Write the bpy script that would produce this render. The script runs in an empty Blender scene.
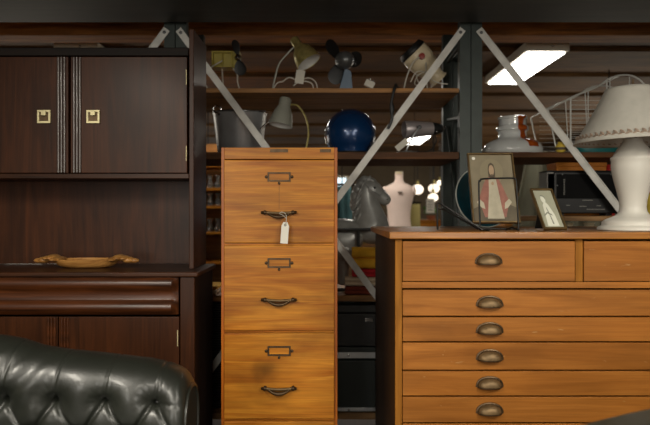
import bpy, bmesh, math, random
import numpy as np
from mathutils import Vector, Matrix, Quaternion
random.seed(7)
C = bpy.context.scene.collection
PI = math.pi
CAMZ, F = 1.15, 632.0
BL_A = -42

def PX(px, d): return (px - 325.0) * d / F
def PZ(py, d): return CAMZ + (212.5 - py) * d / F

# ------------------------------------------------------------------ materials
def _new(name):
    m = bpy.data.materials.new(name); m.use_nodes = True
    nt = m.node_tree; b = nt.nodes['Principled BSDF']
    return m, nt, b

def lin(c):
    return tuple(((v / 255.0) / 12.92 if v / 255.0 <= 0.04045 else ((v / 255.0 + 0.055) / 1.055) ** 2.4) for v in c) + (1.0,)

def mat(name, rgb, rough=0.5, metal=0.0, var=0.12, scale=8.0, bump=0.0, bscale=60.0, coat=0.0, spec=0.5):
    m, nt, b = _new(name); N = nt.nodes; L = nt.links
    tc = N.new('ShaderNodeTexCoord')
    nz = N.new('ShaderNodeTexNoise'); nz.inputs['Scale'].default_value = scale; nz.inputs['Detail'].default_value = 5
    L.new(tc.outputs['Object'], nz.inputs['Vector'])
    cr = N.new('ShaderNodeValToRGB'); c = lin(rgb)
    cr.color_ramp.elements[0].position = .3; cr.color_ramp.elements[1].position = .7
    cr.color_ramp.elements[0].color = tuple(v * (1 - var) for v in c[:3]) + (1,)
    cr.color_ramp.elements[1].color = tuple(min(1, v * (1 + var)) for v in c[:3]) + (1,)
    L.new(nz.outputs['Fac'], cr.inputs['Fac']); L.new(cr.outputs['Color'], b.inputs['Base Color'])
    b.inputs['Roughness'].default_value = rough; b.inputs['Metallic'].default_value = metal
    b.inputs['Coat Weight'].default_value = coat; b.inputs['Specular IOR Level'].default_value = spec
    if bump:
        n2 = N.new('ShaderNodeTexNoise'); n2.inputs['Scale'].default_value = bscale; n2.inputs['Detail'].default_value = 4
        L.new(tc.outputs['Object'], n2.inputs['Vector'])
        bp = N.new('ShaderNodeBump'); bp.inputs['Strength'].default_value = bump; bp.inputs['Distance'].default_value = .004
        L.new(n2.outputs['Fac'], bp.inputs['Height']); L.new(bp.outputs['Normal'], b.inputs['Normal'])
    return m

def wood(name, dark, light, axis='X', rough=0.42, scale=1.0, coat=0.0, fine=0.25, blotch=0.35, stain=None, scratches=0.0, spec=0.5):
    m, nt, b = _new(name); N = nt.nodes; L = nt.links
    tc = N.new('ShaderNodeTexCoord'); oi = N.new('ShaderNodeObjectInfo')
    mul = N.new('ShaderNodeMath'); mul.operation = 'MULTIPLY'; mul.inputs[1].default_value = 37.0
    L.new(oi.outputs['Random'], mul.inputs[0])
    add = N.new('ShaderNodeVectorMath'); add.operation = 'ADD'
    L.new(tc.outputs['Object'], add.inputs[0]); L.new(mul.outputs[0], add.inputs[1])
    def mapped(along, across):
        mp = N.new('ShaderNodeMapping')
        s = [across] * 3; s['XYZ'.index(axis)] = along
        mp.inputs['Scale'].default_value = [v * scale for v in s]
        L.new(add.outputs[0], mp.inputs['Vector']); return mp
    def noise(mp, detail, dist=0.0, sc=1.0):
        n = N.new('ShaderNodeTexNoise'); n.inputs['Scale'].default_value = sc; n.inputs['Detail'].default_value = detail
        n.inputs['Distortion'].default_value = dist; L.new(mp.outputs[0], n.inputs['Vector']); return n
    n1 = noise(mapped(1.7, 22), 8, 1.8)
    cr = N.new('ShaderNodeValToRGB'); cr.color_ramp.elements[0].position = .32; cr.color_ramp.elements[1].position = .68
    cr.color_ramp.elements[0].color = lin(dark); cr.color_ramp.elements[1].color = lin(light)
    L.new(n1.outputs['Fac'], cr.inputs['Fac'])
    n2 = noise(mapped(7, 260), 3)
    r2 = N.new('ShaderNodeMapRange'); r2.inputs['From Min'].default_value = .3; r2.inputs['From Max'].default_value = .7
    r2.inputs['To Min'].default_value = 1 - fine; r2.inputs['To Max'].default_value = 1 + fine * .4
    L.new(n2.outputs['Fac'], r2.inputs['Value'])
    n3 = noise(mapped(2.2, 4.5), 4, .8)
    r3 = N.new('ShaderNodeMapRange'); r3.inputs['From Min'].default_value = .3; r3.inputs['From Max'].default_value = .62
    r3.inputs['To Min'].default_value = 1 - blotch; r3.inputs['To Max'].default_value = 1.06
    L.new(n3.outputs['Fac'], r3.inputs['Value'])
    mm = N.new('ShaderNodeMath'); mm.operation = 'MULTIPLY'; L.new(r2.outputs[0], mm.inputs[0]); L.new(r3.outputs[0], mm.inputs[1])
    last = mm.outputs[0]
    if stain:                                   # a handled, darkened patch with a shape of its own
        (sx, sy, sz), rad, amt = stain
        vm = N.new('ShaderNodeVectorMath'); vm.operation = 'SUBTRACT'; vm.inputs[1].default_value = (sx, sy, sz)
        L.new(tc.outputs['Object'], vm.inputs[0])
        ln = N.new('ShaderNodeVectorMath'); ln.operation = 'LENGTH'; L.new(vm.outputs[0], ln.inputs[0])
        nn = N.new('ShaderNodeTexNoise'); nn.inputs['Scale'].default_value = 14; L.new(tc.outputs['Object'], nn.inputs['Vector'])
        ad = N.new('ShaderNodeMath'); ad.operation = 'MULTIPLY_ADD'; ad.inputs[1].default_value = rad * 1.2
        L.new(nn.outputs['Fac'], ad.inputs[0]); L.new(ln.outputs['Value'], ad.inputs[2])
        rs = N.new('ShaderNodeMapRange'); rs.inputs['From Min'].default_value = rad * .5; rs.inputs['From Max'].default_value = rad * 1.9
        rs.inputs['To Min'].default_value = 1 - amt; rs.inputs['To Max'].default_value = 1.0
        rs.interpolation_type = 'SMOOTHSTEP'
        L.new(ad.outputs[0], rs.inputs['Value'])
        m3 = N.new('ShaderNodeMath'); m3.operation = 'MULTIPLY'; L.new(last, m3.inputs[0]); L.new(rs.outputs[0], m3.inputs[1]); last = m3.outputs[0]
    mx = N.new('ShaderNodeVectorMath'); mx.operation = 'SCALE'
    L.new(cr.outputs['Color'], mx.inputs[0]); L.new(last, mx.inputs['Scale'])
    col = mx.outputs[0]
    if scratches:                               # pale knocks and scuffs
        ns = noise(mapped(9, 40), 2, 2.0)
        rr = N.new('ShaderNodeMapRange'); rr.inputs['From Min'].default_value = .73; rr.inputs['From Max'].default_value = .8
        rr.inputs['To Max'].default_value = scratches; L.new(ns.outputs['Fac'], rr.inputs['Value'])
        mc = N.new('ShaderNodeMix'); mc.data_type = 'RGBA'; L.new(rr.outputs[0], mc.inputs['Factor'])
        L.new(col, mc.inputs[6]); mc.inputs[7].default_value = lin((196, 168, 122)); col = mc.outputs[2]
    L.new(col, b.inputs['Base Color'])
    b.inputs['Roughness'].default_value = rough; b.inputs['Coat Weight'].default_value = coat; b.inputs['Coat Roughness'].default_value = .22
    b.inputs['Specular IOR Level'].default_value = spec
    bp = N.new('ShaderNodeBump'); bp.inputs['Strength'].default_value = .12; bp.inputs['Distance'].default_value = .0015
    L.new(n2.outputs['Fac'], bp.inputs['Height']); L.new(bp.outputs['Normal'], b.inputs['Normal'])
    return m

def emit(name, rgb, strength):
    m, nt, b = _new(name)
    b.inputs['Base Color'].default_value = lin(rgb); b.inputs['Emission Color'].default_value = lin(rgb)
    b.inputs['Emission Strength'].default_value = strength
    return m

def glass(name, rgb, rough=0.03, ior=1.45):
    m, nt, b = _new(name)
    b.inputs['Base Color'].default_value = lin(rgb); b.inputs['Roughness'].default_value = rough
    b.inputs['Transmission Weight'].default_value = 1.0; b.inputs['IOR'].default_value = ior
    return m

M = {}
M['walnut'] = wood('walnut dark', (50, 26, 11), (74, 39, 17), 'Z', rough=.42, coat=.04, spec=.2, fine=.12, blotch=.4)
M['walnut_x'] = wood('walnut dark lengthwise', (34, 18, 8), (70, 38, 17), 'X', rough=.4, coat=.04, spec=.2, fine=.2, blotch=.25)
M['walnut_red'] = wood('walnut reddish', (46, 23, 10), (86, 45, 19), 'X', rough=.36, coat=.12, spec=.35, fine=.2, blotch=.25)
M['walnut_black'] = wood('walnut blackened', (14, 9, 6), (30, 18, 11), 'X', rough=.6, coat=0, spec=.2, fine=.2)
M['reed'] = mat('polished walnut reeds', (66, 52, 44), .34, coat=.3, spec=.8)
M['honey'] = wood('honey oak', (166, 94, 18), (208, 138, 42), 'X', rough=.42, coat=.05, fine=.22, blotch=.34, spec=.25)
M['honey_stained'] = wood('honey oak handled', (166, 94, 18), (208, 138, 42), 'X', rough=.42, coat=.05, fine=.22, blotch=.34, spec=.25,
                          stain=((-.055, 0, .175), .06, .55))
M['honey_z'] = wood('honey oak upright', (150, 74, 10), (190, 108, 26), 'Z', rough=.4, coat=.05, spec=.35, fine=.14, blotch=.25)
M['chest'] = wood('kauri drawer', (140, 84, 28), (166, 105, 42), 'X', rough=.5, coat=.0, spec=.22, fine=.12, blotch=.22, scratches=.5)
M['chest_z'] = wood('kauri stile', (126, 78, 24), (162, 106, 38), 'Z', rough=.55, spec=.12, fine=.14, blotch=.25)
M['chest_top'] = wood('kauri top', (134, 82, 30), (178, 118, 50), 'X', rough=.32, spec=.5, fine=.2, blotch=.3, scratches=.3)
M['chest_side'] = wood('dark chest side', (30, 20, 12), (50, 34, 20), 'Z', rough=.5, fine=.2)  # side and back panels, much darker than the front
M['bowl'] = wood('carved bowl wood', (146, 96, 44), (198, 144, 78), 'X', rough=.4, scale=2, fine=.2)
M['shelf'] = wood('rack shelf board', (128, 86, 38), (180, 126, 62), 'X', rough=.6, fine=.3, blotch=.4)
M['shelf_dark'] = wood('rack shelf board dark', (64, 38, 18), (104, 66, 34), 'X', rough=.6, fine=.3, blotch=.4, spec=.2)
M['shelf_pale'] = wood('pale shelf board', (128, 92, 52), (170, 128, 80), 'X', rough=.6, fine=.3)
M['plank'] = wood('ceiling plank weathered', (86, 58, 24), (134, 94, 44), 'X', rough=.75, scale=.7, fine=.35, blotch=.5)
M['beam'] = wood('ceiling beam', (150, 92, 40), (214, 142, 70), 'X', rough=.7, scale=.8, fine=.35, blotch=.55)
M['soffit'] = wood('dark painted soffit', (30, 30, 25), (54, 52, 42), 'X', rough=.6, scale=.6, fine=.3, blotch=.4)
M['floor'] = wood('floorboards', (44, 32, 22), (70, 52, 36), 'Y', rough=.5, fine=.3)
M['wall'] = mat('plaster wall', (104, 92, 74), .9, var=.2, scale=2)
M['wall_front'] = mat('pale front wall', (150, 142, 128), .9, var=.1, scale=2)
M['steel_green'] = mat('dark green painted steel', (52, 60, 56), .5, .2, var=.18, scale=14, bump=.15, bscale=90)
M['steel_dark'] = mat('slot shadow steel', (16, 18, 17), .7)
M['zinc'] = mat('zinc brace', (214, 212, 205), .55, .0, var=.12, scale=20)
M['brass'] = mat('aged brass', (176, 162, 100), .28, .55, var=.3, scale=40)
M['brass_bright'] = mat('bright brass', (214, 202, 156), .4, .35, var=.15, scale=30)
M['bronze'] = mat('dark bronze', (82, 64, 44), .42, .7, var=.3, scale=50)
M['cup_brass'] = mat('worn cup brass', (112, 90, 60), .5, .55, var=.25, scale=40)
M['black_hole'] = mat('black void', (8, 7, 6), .8)
M['paper'] = mat('paper tag', (226, 222, 210), .8, var=.04)
M['ink'] = mat('grey ink', (90, 88, 84), .8)
M['card'] = mat('aged card', (186, 142, 84), .8, var=.1, scale=30)
M['leather'] = mat('black green leather', (32, 34, 29), .38, var=.2, scale=6, bump=.12, bscale=220, spec=.6, coat=.12)
M['leather_dull'] = mat('dull black leather', (28, 30, 26), .75, var=.2, scale=6, spec=.15)
M['leather2'] = mat('dark olive leather', (40, 40, 32), .42, var=.2, scale=6, bump=.12, bscale=220)
M['white_ceramic'] = mat('white glazed ceramic', (206, 202, 192), .45, var=.04, coat=.05, bump=.05, bscale=40)
M['shade'] = mat('parchment shade', (174, 170, 160), .85, var=.07, scale=24, bump=.12, bscale=120)
M['shade_trim'] = mat('garland trim', (142, 124, 108), .9, var=.25, scale=60)
M['shade_in'] = mat('shade lining', (176, 164, 140), .9, var=.05)
M['gold_frame'] = mat('dull gilt frame', (98, 78, 46), .4, .5, var=.25, scale=50)
M['wire_black'] = mat('black wire', (16, 16, 15), .4, .4)
M['plate_blue'] = mat('teal glazed plate', (22, 62, 72), .25, var=.35, scale=14, coat=.4)
M['plate_rim'] = mat('pale plate rim', (176, 182, 176), .3, var=.06)
M['black_plastic'] = mat('black plastic', (20, 20, 20), .45, var=.1)
M['black_matt'] = mat('matt black board', (14, 14, 14), .8, spec=.15)
M['grey_plastic'] = mat('grey ribbed plastic', (120, 118, 112), .55, var=.08)
M['horse'] = mat('grey cast horse', (136, 136, 132), .3, .1, var=.2, scale=16, bump=.12, bscale=50)
M['horse_dark'] = mat('dark harness', (34, 34, 33), .5)
M['torso'] = mat('pale pink cloth torso', (232, 210, 198), .8, var=.05)
M['aluminium'] = mat('dull aluminium', (186, 188, 190), .3, .65, var=.15, scale=10)
M['chrome'] = mat('chrome', (200, 200, 200), .18, 1.0, var=.04)
M['cage'] = mat('bright plated wire', (206, 206, 200), .35, .35, var=.05)
M['blue_gloss'] = mat('glossy dark blue', (13, 50, 92), .24, .3, var=.15, scale=5, coat=.3)
M['grey_enamel'] = mat('grey green enamel', (150, 150, 138), .4, .25, var=.08)
M['lamp_white'] = mat('white lamp lining', (212, 210, 204), .6, var=.03)
M['cream'] = mat('cream enamel', (222, 206, 172), .4, var=.06, coat=.2)
M['red'] = mat('red knob', (150, 40, 24), .4)
M['yellow'] = mat('olive yellow enamel', (150, 134, 40), .45, var=.15, scale=20)
M['blue_grey'] = mat('blue grey enamel', (96, 112, 128), .4, .2, var=.1)
M['gunmetal'] = mat('gunmetal', (104, 106, 106), .3, .5, var=.15)
M['flood_silver'] = mat('brushed silver grey', (158, 150, 150), .36, .45, var=.08)
M['cord_white'] = mat('white flex', (196, 190, 176), .6)
M['trunk_black'] = mat('black trunk cloth', (30, 27, 25), .5, var=.2, scale=20, bump=.15, bscale=160)
M['trunk_green'] = mat('dark green trunk', (28, 36, 32), .5, var=.2, scale=12)
M['cloth_yellow'] = mat('mustard cloth', (232, 176, 46), .9, var=.12, scale=20, bump=.2)
M['cloth_red'] = mat('crimson cloth', (186, 30, 40), .9, var=.15, scale=20, bump=.2)
M['cloth_cream'] = mat('oatmeal cloth', (208, 188, 160), .9, var=.12, scale=20, bump=.2)
M['cloth_maroon'] = mat('rust brown cloth', (124, 52, 32), .9, var=.15, scale=20, bump=.2)
M['cloth_teal'] = mat('teal cloth', (70, 108, 112), .9, var=.12, scale=20, bump=.2)
M['green_leaf'] = mat('green leaf', (64, 120, 40), .6, var=.25, scale=20)
M['terracotta'] = mat('terracotta', (150, 84, 50), .8)
M['teal'] = mat('teal enamel', (18, 92, 92), .3, var=.1)
M['yellow_glaze'] = mat('yellow glaze', (206, 178, 70), .35, var=.12, scale=30)
M['orange'] = mat('orange paint', (214, 130, 36), .6)
M['red_paint'] = mat('red paint', (206, 44, 40), .6)
M['curtain'] = mat('grey green curtain', (128, 126, 106), .9, var=.12, scale=4)
M['fixture_white'] = mat('white painted metal', (206, 200, 184), .5, var=.04)
M['tube_glow'] = emit('lit diffuser', (255, 250, 240), 9.0)
M['globe_glow'] = emit('lit opal globe', (255, 240, 218), 1.8)
M['window_glow'] = emit('bright overcast pane', (206, 226, 236), 1.6)
M['glass'] = glass('clear glass', (244, 246, 242), .08)
M['glass'].node_tree.nodes['Principled BSDF'].inputs['Transmission Weight'].default_value = .8
M['glass_amber'] = glass('amber glaze on glass', (170, 74, 14), .08)
M['jar_glass'] = glass('whitened jar glass', (250, 252, 250), .08); M['jar_glass'].node_tree.nodes['Principled BSDF'].inputs['Transmission Weight'].default_value = .42; M['jar_glass'].node_tree.nodes['Principled BSDF'].inputs['Coat Weight'].default_value = .6  # white mixed into the glass stands in for light shining through it
M['plastic_clear'] = glass('clear plastic sheet', (226, 230, 230), .12, 1.08)
M['amber'] = mat('amber drip', (158, 70, 14), .25, var=.3, scale=30, coat=.6)
M['print_bg'] = mat('print sepia ground', (124, 114, 92), .6, var=.24, scale=9)
M['print_halo'] = mat('print pale halo', (132, 122, 97), .6, var=.08)
M['print_white'] = mat('print white robe', (176, 168, 146), .6, var=.1, scale=40)
M['print_pink'] = mat('print faded red cloak', (144, 94, 80), .6, var=.2, scale=40)
M['print_skin'] = mat('print skin', (168, 142, 114), .6)
M['print_hair'] = mat('print dark hair', (80, 68, 52), .6)
M['print_shadow'] = mat('print dark ground', (88, 78, 60), .6, var=.2, scale=30)
M['photo_pale'] = mat('faded photo ground', (158, 158, 138), .6, var=.08, scale=20)
M['photo_line'] = mat('faded photo grey', (132, 134, 120), .6)
M['photo_light'] = mat('faded photo light', (214, 214, 198), .6)

# ------------------------------------------------------------------ mesh builder
class MB:
    def __init__(s): s.bm = bmesh.new(); s.mi = 0
    def _f(s, vs):
        try:
            f = s.bm.faces.new(vs); f.material_index = s.mi; return f
        except ValueError: return None
    def box(s, x0, x1, y0, y1, z0, z1, m=None):
        co = [(x, y, z) for x in (x0, x1) for y in (y0, y1) for z in (z0, z1)]
        v = [s.bm.verts.new((m @ Vector(c)) if m else c) for c in co]
        for q in ((0, 1, 3, 2), (4, 6, 7, 5), (0, 4, 5, 1), (2, 3, 7, 6), (0, 2, 6, 4), (1, 5, 7, 3)): s._f([v[i] for i in q])
        return s
    def prism(s, poly, y0, y1, m=None):          # poly in XZ, extruded along Y
        a = [s.bm.verts.new((m @ Vector((x, y0, z))) if m else (x, y0, z)) for x, z in poly]
        b = [s.bm.verts.new((m @ Vector((x, y1, z))) if m else (x, y1, z)) for x, z in poly]
        n = len(poly); s._f(a); s._f(b[::-1])
        for i in range(n): s._f([a[i], b[i], b[(i + 1) % n], a[(i + 1) % n]])
        return s
    def tube(s, pts, r, n=8, closed=False):
        pts = [Vector(p) for p in pts]; k = len(pts)
        rs = list(r) if isinstance(r, (list, tuple)) else [r] * k
        rings = []; up = None
        for i, p in enumerate(pts):
            if closed: t = pts[(i + 1) % k] - pts[i - 1]
            else: t = pts[min(i + 1, k - 1)] - pts[max(i - 1, 0)]
            t.normalize()
            if up is None:
                up = Vector((0, 0, 1)) if abs(t.z) < .9 else Vector((1, 0, 0))
            a = up - t * up.dot(t)
            if a.length < 1e-5: a = t.orthogonal()
            a.normalize(); up = a; bb = t.cross(a)
            rings.append([s.bm.verts.new(p + (a * math.cos(2 * PI * j / n) + bb * math.sin(2 * PI * j / n)) * rs[i]) for j in range(n)])
        for i in range(k if closed else k - 1):
            A, B = rings[i], rings[(i + 1) % k]
            for j in range(n): s._f([A[j], A[(j + 1) % n], B[(j + 1) % n], B[j]])
        if not closed: s._f(rings[0][::-1]); s._f(rings[-1])
        return s
    def lathe(s, prof, n=32, o=(0, 0, 0), ax=(0, 0, 1), sx=1.0, sy=1.0, a0=0.0, a1=None, close=False):
        q = Vector((0, 0, 1)).rotation_difference(Vector(ax).normalized()); o = Vector(o)
        full = a1 is None; cnt = n if full else n + 1; rings = []
        for r, z in prof:
            if r < 1e-6 and full: rings.append([s.bm.verts.new(o + q @ Vector((0, 0, z)))] * cnt); continue
            rings.append([s.bm.verts.new(o + q @ Vector((r * sx * math.cos(a), r * sy * math.sin(a), z)))
                          for a in [(a0 + (2 * PI if full else a1 - a0) * j / n) for j in range(cnt)]])
        for i in range(len(rings) - 1 + (1 if close else 0)):
            A, B = rings[i], rings[(i + 1) % len(rings)]
            for j in range(cnt if full else cnt - 1):
                k = (j + 1) % cnt
                vs = []
                for v in (A[j], A[k], B[k], B[j]):
                    if v not in vs: vs.append(v)
                if len(vs) > 2: s._f(vs)
        return s
    def ball(s, c, r, n=16, m=None):
        rx, ry, rz = r if isinstance(r, (tuple, list)) else (r, r, r)
        mm = Matrix.Translation(Vector(c)) @ (m if m else Matrix()) @ Matrix.Diagonal((rx, ry, rz, 1))
        b = bmesh.ops.create_uvsphere(s.bm, u_segments=n, v_segments=max(6, n // 2 + 2), radius=1, matrix=mm)
        for v in b['verts']:
            for f in v.link_faces: f.material_index = s.mi
        return s
    def grid(s, fn, nu, nv, wrapu=False):
        V = [[s.bm.verts.new(fn(i / (nu if wrapu else nu - 1), j / (nv - 1))) for j in range(nv)] for i in range(nu)]
        for i in range(nu if wrapu else nu - 1):
            for j in range(nv - 1):
                k = (i + 1) % nu; s._f([V[i][j], V[k][j], V[k][j + 1], V[i][j + 1]])
        return V
    def build(s, name, m, parent=None, bevel=0.0, seg=2, smooth=40, subsurf=0, solid=0.0, loc=None, label=None):
        bmesh.ops.recalc_face_normals(s.bm, faces=s.bm.faces)
        me = bpy.data.meshes.new(name); s.bm.to_mesh(me); s.bm.free()
        for mm in (m if isinstance(m, (list, tuple)) else [m]): me.materials.append(mm)
        if smooth:
            me.shade_smooth(); me.set_sharp_from_angle(angle=math.radians(smooth))
        o = bpy.data.objects.new(name, me); C.objects.link(o)
        if parent is not None: o.parent = parent
        if loc: o.location = loc
        if solid:
            md = o.modifiers.new('s', 'SOLIDIFY'); md.thickness = solid; md.offset = 0
        if bevel:
            md = o.modifiers.new('b', 'BEVEL'); md.width = bevel; md.segments = seg; md.limit_method = 'ANGLE'; md.harden_normals = True
        if subsurf:
            md = o.modifiers.new('u', 'SUBSURF'); md.levels = subsurf; md.render_levels = subsurf
        if label: o['label'] = label
        return o

def bez(pts, n=24):                              # smooth curve through points (Catmull-Rom)
    P = [Vector(p) for p in pts]; out = []
    k = len(P) - 1
    for i in range(k):
        p0, p1, p2, p3 = P[max(i - 1, 0)], P[i], P[i + 1], P[min(i + 2, k)]
        m = max(2, n // k)
        for j in range(m):
            t = j / m
            out.append(.5 * ((2 * p1) + (p2 - p0) * t + (2 * p0 - 5 * p1 + 4 * p2 - p3) * t * t + (3 * p1 - p0 - 3 * p2 + p3) * t ** 3))
    out.append(P[-1]); return out

def tag(o, label, cat, group=None):
    o['label'] = label; o['category'] = cat
    if group: o['group'] = group
    return o
def thing(name, label, cat, loc=(0, 0, 0), rot=(0, 0, 0), group=None):
    o = bpy.data.objects.new(name, None); C.objects.link(o); o.empty_display_size = .05
    o.location = loc; o.rotation_euler = rot
    return tag(o, label, cat, group)
def struct(name, mb, m, **k):
    o = mb.build(name, m, **k); o['kind'] = 'structure'; return o
def copy_tree(o, parent=None):
    c = o.copy(); C.objects.link(c)
    if parent is not None: c.parent = parent
    for ch in list(o.children): copy_tree(ch, c)
    return c
class At:
    """turns a photo point at distance d into a thing's own coordinates"""
    def __init__(s, px, d, zb): s.d, s.x0, s.zb, s.s = d, PX(px, d), zb, d / F
    @property
    def loc(s): return (s.x0, s.d, s.zb)
    def p(s, px, py, dy=0.0): return Vector((PX(px, s.d) - s.x0, dy, PZ(py, s.d) - s.zb))

# ------------------------------------------------------------------ the room
XL, XR, YB, YF, ZC = -3.6, 3.6, 11.0, -3.2, 2.2
struct('floor', MB().box(XL, XR, YF, YB, -.06, 0), M['floor'], smooth=0)
struct('wall_back', MB().box(XL, XR, YB, YB + .12, 0, 2.6), M['wall'], smooth=0)
struct('wall_left', MB().box(XL - .12, XL, YF, YB, 0, 2.6), M['wall'], smooth=0)
struct('wall_right', MB().box(XR, XR + .12, YF, YB, 0, 2.6), M['wall'], smooth=0)
struct('wall_front', MB().box(XL, XR, YF - .12, YF, 0, 2.6), M['wall_front'], smooth=0)
struct('ceiling', MB().box(XL, XR, YF, 2.99, 2.05, 2.6), M['soffit'], smooth=0)
edges = [2.99, 3.42, 3.86, 4.24, 5.0, 5.8, 6.7, 7.7, 8.8, 9.9, 11.0]
for i in range(len(edges) - 1):
    z0 = 2.268 - .006 * i
    y0, y1 = edges[i], edges[i + 1]
    mb = MB()
    v = [mb.bm.verts.new(c) for c in ((XL, y0, z0 - .02), (XR, y0, z0 - .02), (XR, y1, z0 + .004), (XL, y1, z0 + .004),
                                      (XL, y0, z0 + .02), (XR, y0, z0 + .02), (XR, y1, z0 + .044), (XL, y1, z0 + .044))]
    for q in ((0, 1, 2, 3), (7, 6, 5, 4), (0, 4, 5, 1), (2, 6, 7, 3), (1, 5, 6, 2), (0, 3, 7, 4)): mb._f([v[k] for k in q])
    o = struct('ceiling_board', mb, M['plank'] if i > 1 else M['beam'], smooth=0)
struct('ceiling_beam', MB().box(XL, XR, 3.56, 3.72, 2.148, 2.238), M['beam'], bevel=.004)
# far windows
for i, (x, w) in enumerate(((.12, .5), (-1.7, .9))):
    f = struct('window_%d' % (i + 1), MB().box(x - w / 2, x + w / 2, YB - .03, YB - .002, 1.05, 1.75), M['window_glow'], smooth=0)
    fr = MB()
    for a, b, c, d in ((x - w / 2 - .04, x - w / 2, 1.01, 1.79), (x + w / 2, x + w / 2 + .04, 1.01, 1.79), (x - w / 2, x + w / 2, 1.01, 1.05),
                       (x - w / 2, x + w / 2, 1.75, 1.79), (x - .015, x + .015, 1.05, 1.75)):
        fr.box(a, b, YB - .06, YB - .002, c, d)
    fr.build('window_frame', M['cream'], f, smooth=0)

# ceiling lights
CLG = 'long fluorescent ceiling lights'
def ceiling_light(x, y, label):
    t = thing('ceiling_light', label, 'ceiling light', (x, y, 2.163), group=CLG)
    h = MB().prism([(-.14, .012), (.14, .012), (.14, .068), (-.14, .068)], 0, 1.02)
    h.build('housing', M['fixture_white'], t, bevel=.004)
    MB().box(-.118, .118, .03, .99, .0, .011).build('diffuser', M['tube_glow'], t, smooth=0)
    MB().ball((.03, -.003, .04), .008, 10).build('screw', M['chrome'], t)
    return t
ceiling_light(1.41, 4.0, 'lit white fluorescent ceiling light above the wire cage, beyond the diagonal brace')
ceiling_light(-1.58, 4.0, 'white fluorescent ceiling light peeping over the top of the dark wood hutch')
ceiling_light(1.29, 8.4, 'small far ceiling light seen just below the silver floodlamp')

# ------------------------------------------------------------------ steel racks
ZTOP, ZMID, ZRAD, ZLOW, ZBOT = 1.751, 1.442, 1.133, .75, .18
RY0, RY1 = 3.05, 3.53
def upright_mb(x0, x1, y0, face):
    mb = MB(); w = .004
    mb.box(x0, x1, y0, y0 + w, .0, 2.13); mb.box(x0, x0 + w, y0 + w, y0 + .05, 0, 2.13); mb.box(x1 - w, x1, y0 + w, y0 + .05, 0, 2.13)
    return mb
def rack(x0, x1, label, shelves, braces):
    t = thing('storage_rack', label, 'rack', ((x0 + x1) / 2, RY0, 0), group='green steel storage racks')
    ox = (x0 + x1) / 2; w = .052
    for xa, xb in ((x0, x0 + w), (x1 - w, x1)):
        for y in (RY0, RY1 - .05):
            u = upright_mb(xa - ox, xb - ox, y - RY0, 1).build('upright', M['steel_green'], t, smooth=0)
        for z0, z1 in ((.3, .3), (.3, 1.0), (1.0, 1.0), (1.0, 1.62), (1.62, 1.66), (1.98, 1.98)):
            xm = (xa + xb) / 2 - ox
            m = MB(); m.tube([(xm, .06, z0), (xm, RY1 - RY0 - .06, z1)], .011, 6); m.build('crossbar', M['steel_green'], t)
    for z, th, mt in shelves:
        mb = MB(); n = 3; d = (RY1 - RY0) - .004
        for i in range(n):
            mb.box(x0 + w + .003 - ox, x1 - w - .003 - ox, .002 + d * i / n + .001, .002 + d * (i + 1) / n - .001, z - th, z)
        mb.build('shelf', mt, t, bevel=.002)
    for k, (pa, za), (pb, zb) in braces:
        a = Vector((PX(pa, 3.05) - ox, 0, PZ(za, 3.05))); b = Vector((PX(pb, 3.05) - ox, 0, PZ(zb, 3.05)))
        dv = (b - a); L = dv.length; ang = math.atan2(dv.z, dv.x)
        m4 = Matrix.Translation(a) @ Matrix.Rotation(-ang, 4, 'Y')
        y = -.006 if k < 0 else -.011
        mb = MB().box(-.02, L + .02, y, y + .004, -.0165, .0165, m4)
        mb.box(-.02, L + .02, y - .006, y, .0125, .0165, m4)
        br = mb.build('brace', M['zinc'], t, smooth=0, label='pale zinc diagonal strip')
        for xx in (.0, L):
            bl = MB(); bl.ball(m4 @ Vector((xx, y - .003, 0)), (.008, .004, .008), 8); bl.build('bolt', M['gunmetal'], br)
    return t
rxs = [PX(175.6, 3.05), PX(470.6, 3.05)]
pitch = rxs[1] - rxs[0] + .004
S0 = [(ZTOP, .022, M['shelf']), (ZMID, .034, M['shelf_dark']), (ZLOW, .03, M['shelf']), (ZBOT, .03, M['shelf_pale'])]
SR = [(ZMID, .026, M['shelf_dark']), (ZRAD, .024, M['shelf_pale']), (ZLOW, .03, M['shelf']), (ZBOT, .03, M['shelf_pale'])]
rack(rxs[0], rxs[1], 'green steel rack with lamps and fans behind the tall filing cabinet', S0, ((-1, (181, 33), (459, 407)), (1, (183, 407), (460, 33))))
rack(rxs[0] + pitch, rxs[1] + pitch, 'green steel rack holding the glass jar and wire cage behind the wide plan chest', SR, ((-1, (481, 33), (766, 397)), (1, (481, 397), (766, 33))))
rack(rxs[0] - pitch, rxs[1] - pitch, 'green steel rack mostly hidden behind the dark wood hutch', S0, ((-1, (-115, 33), (164, 408)), (1, (-115, 408), (165, 33))))

# ------------------------------------------------------------------ filing cabinet
D = 2.4; s = D / F
fx = (PX(221, D) + PX(337.5, D)) / 2; hw = (PX(337.5, D) - PX(221, D)) / 2; ft = PZ(147, D)
t = thing('filing_cabinet', 'tall honey-coloured wooden filing cabinet with a white tag on its top drawer', 'filing cabinet', (fx, D, 0))
def fz(py): return PZ(py, D)
for sx in (-1, 1):
    a, b = sorted((sx * hw, sx * (hw - .0125)))
    MB().box(a, b, .004, .6, .0, ft - .0015).build('side_panel', M['honey_z'], t, bevel=.0015)
MB().box(-hw + .013, hw - .013, .012, .6, ft - .03, ft - .002).build('top_panel', M['honey'], t, bevel=.001)
tr = MB().box(-hw + .0127, hw - .0127, .003, .025, fz(159), ft - .0016).build('top_rail', M['honey'], t, bevel=.0012)
pl = MB()
for a, b in ((270, 288), (320, 331)): pl.box(PX(a, D) - fx, PX(b, D) - fx, .001, .004, fz(152.3), fz(149))
pl.build('latch_plate', M['bronze'], tr, bevel=.0006)
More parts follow.
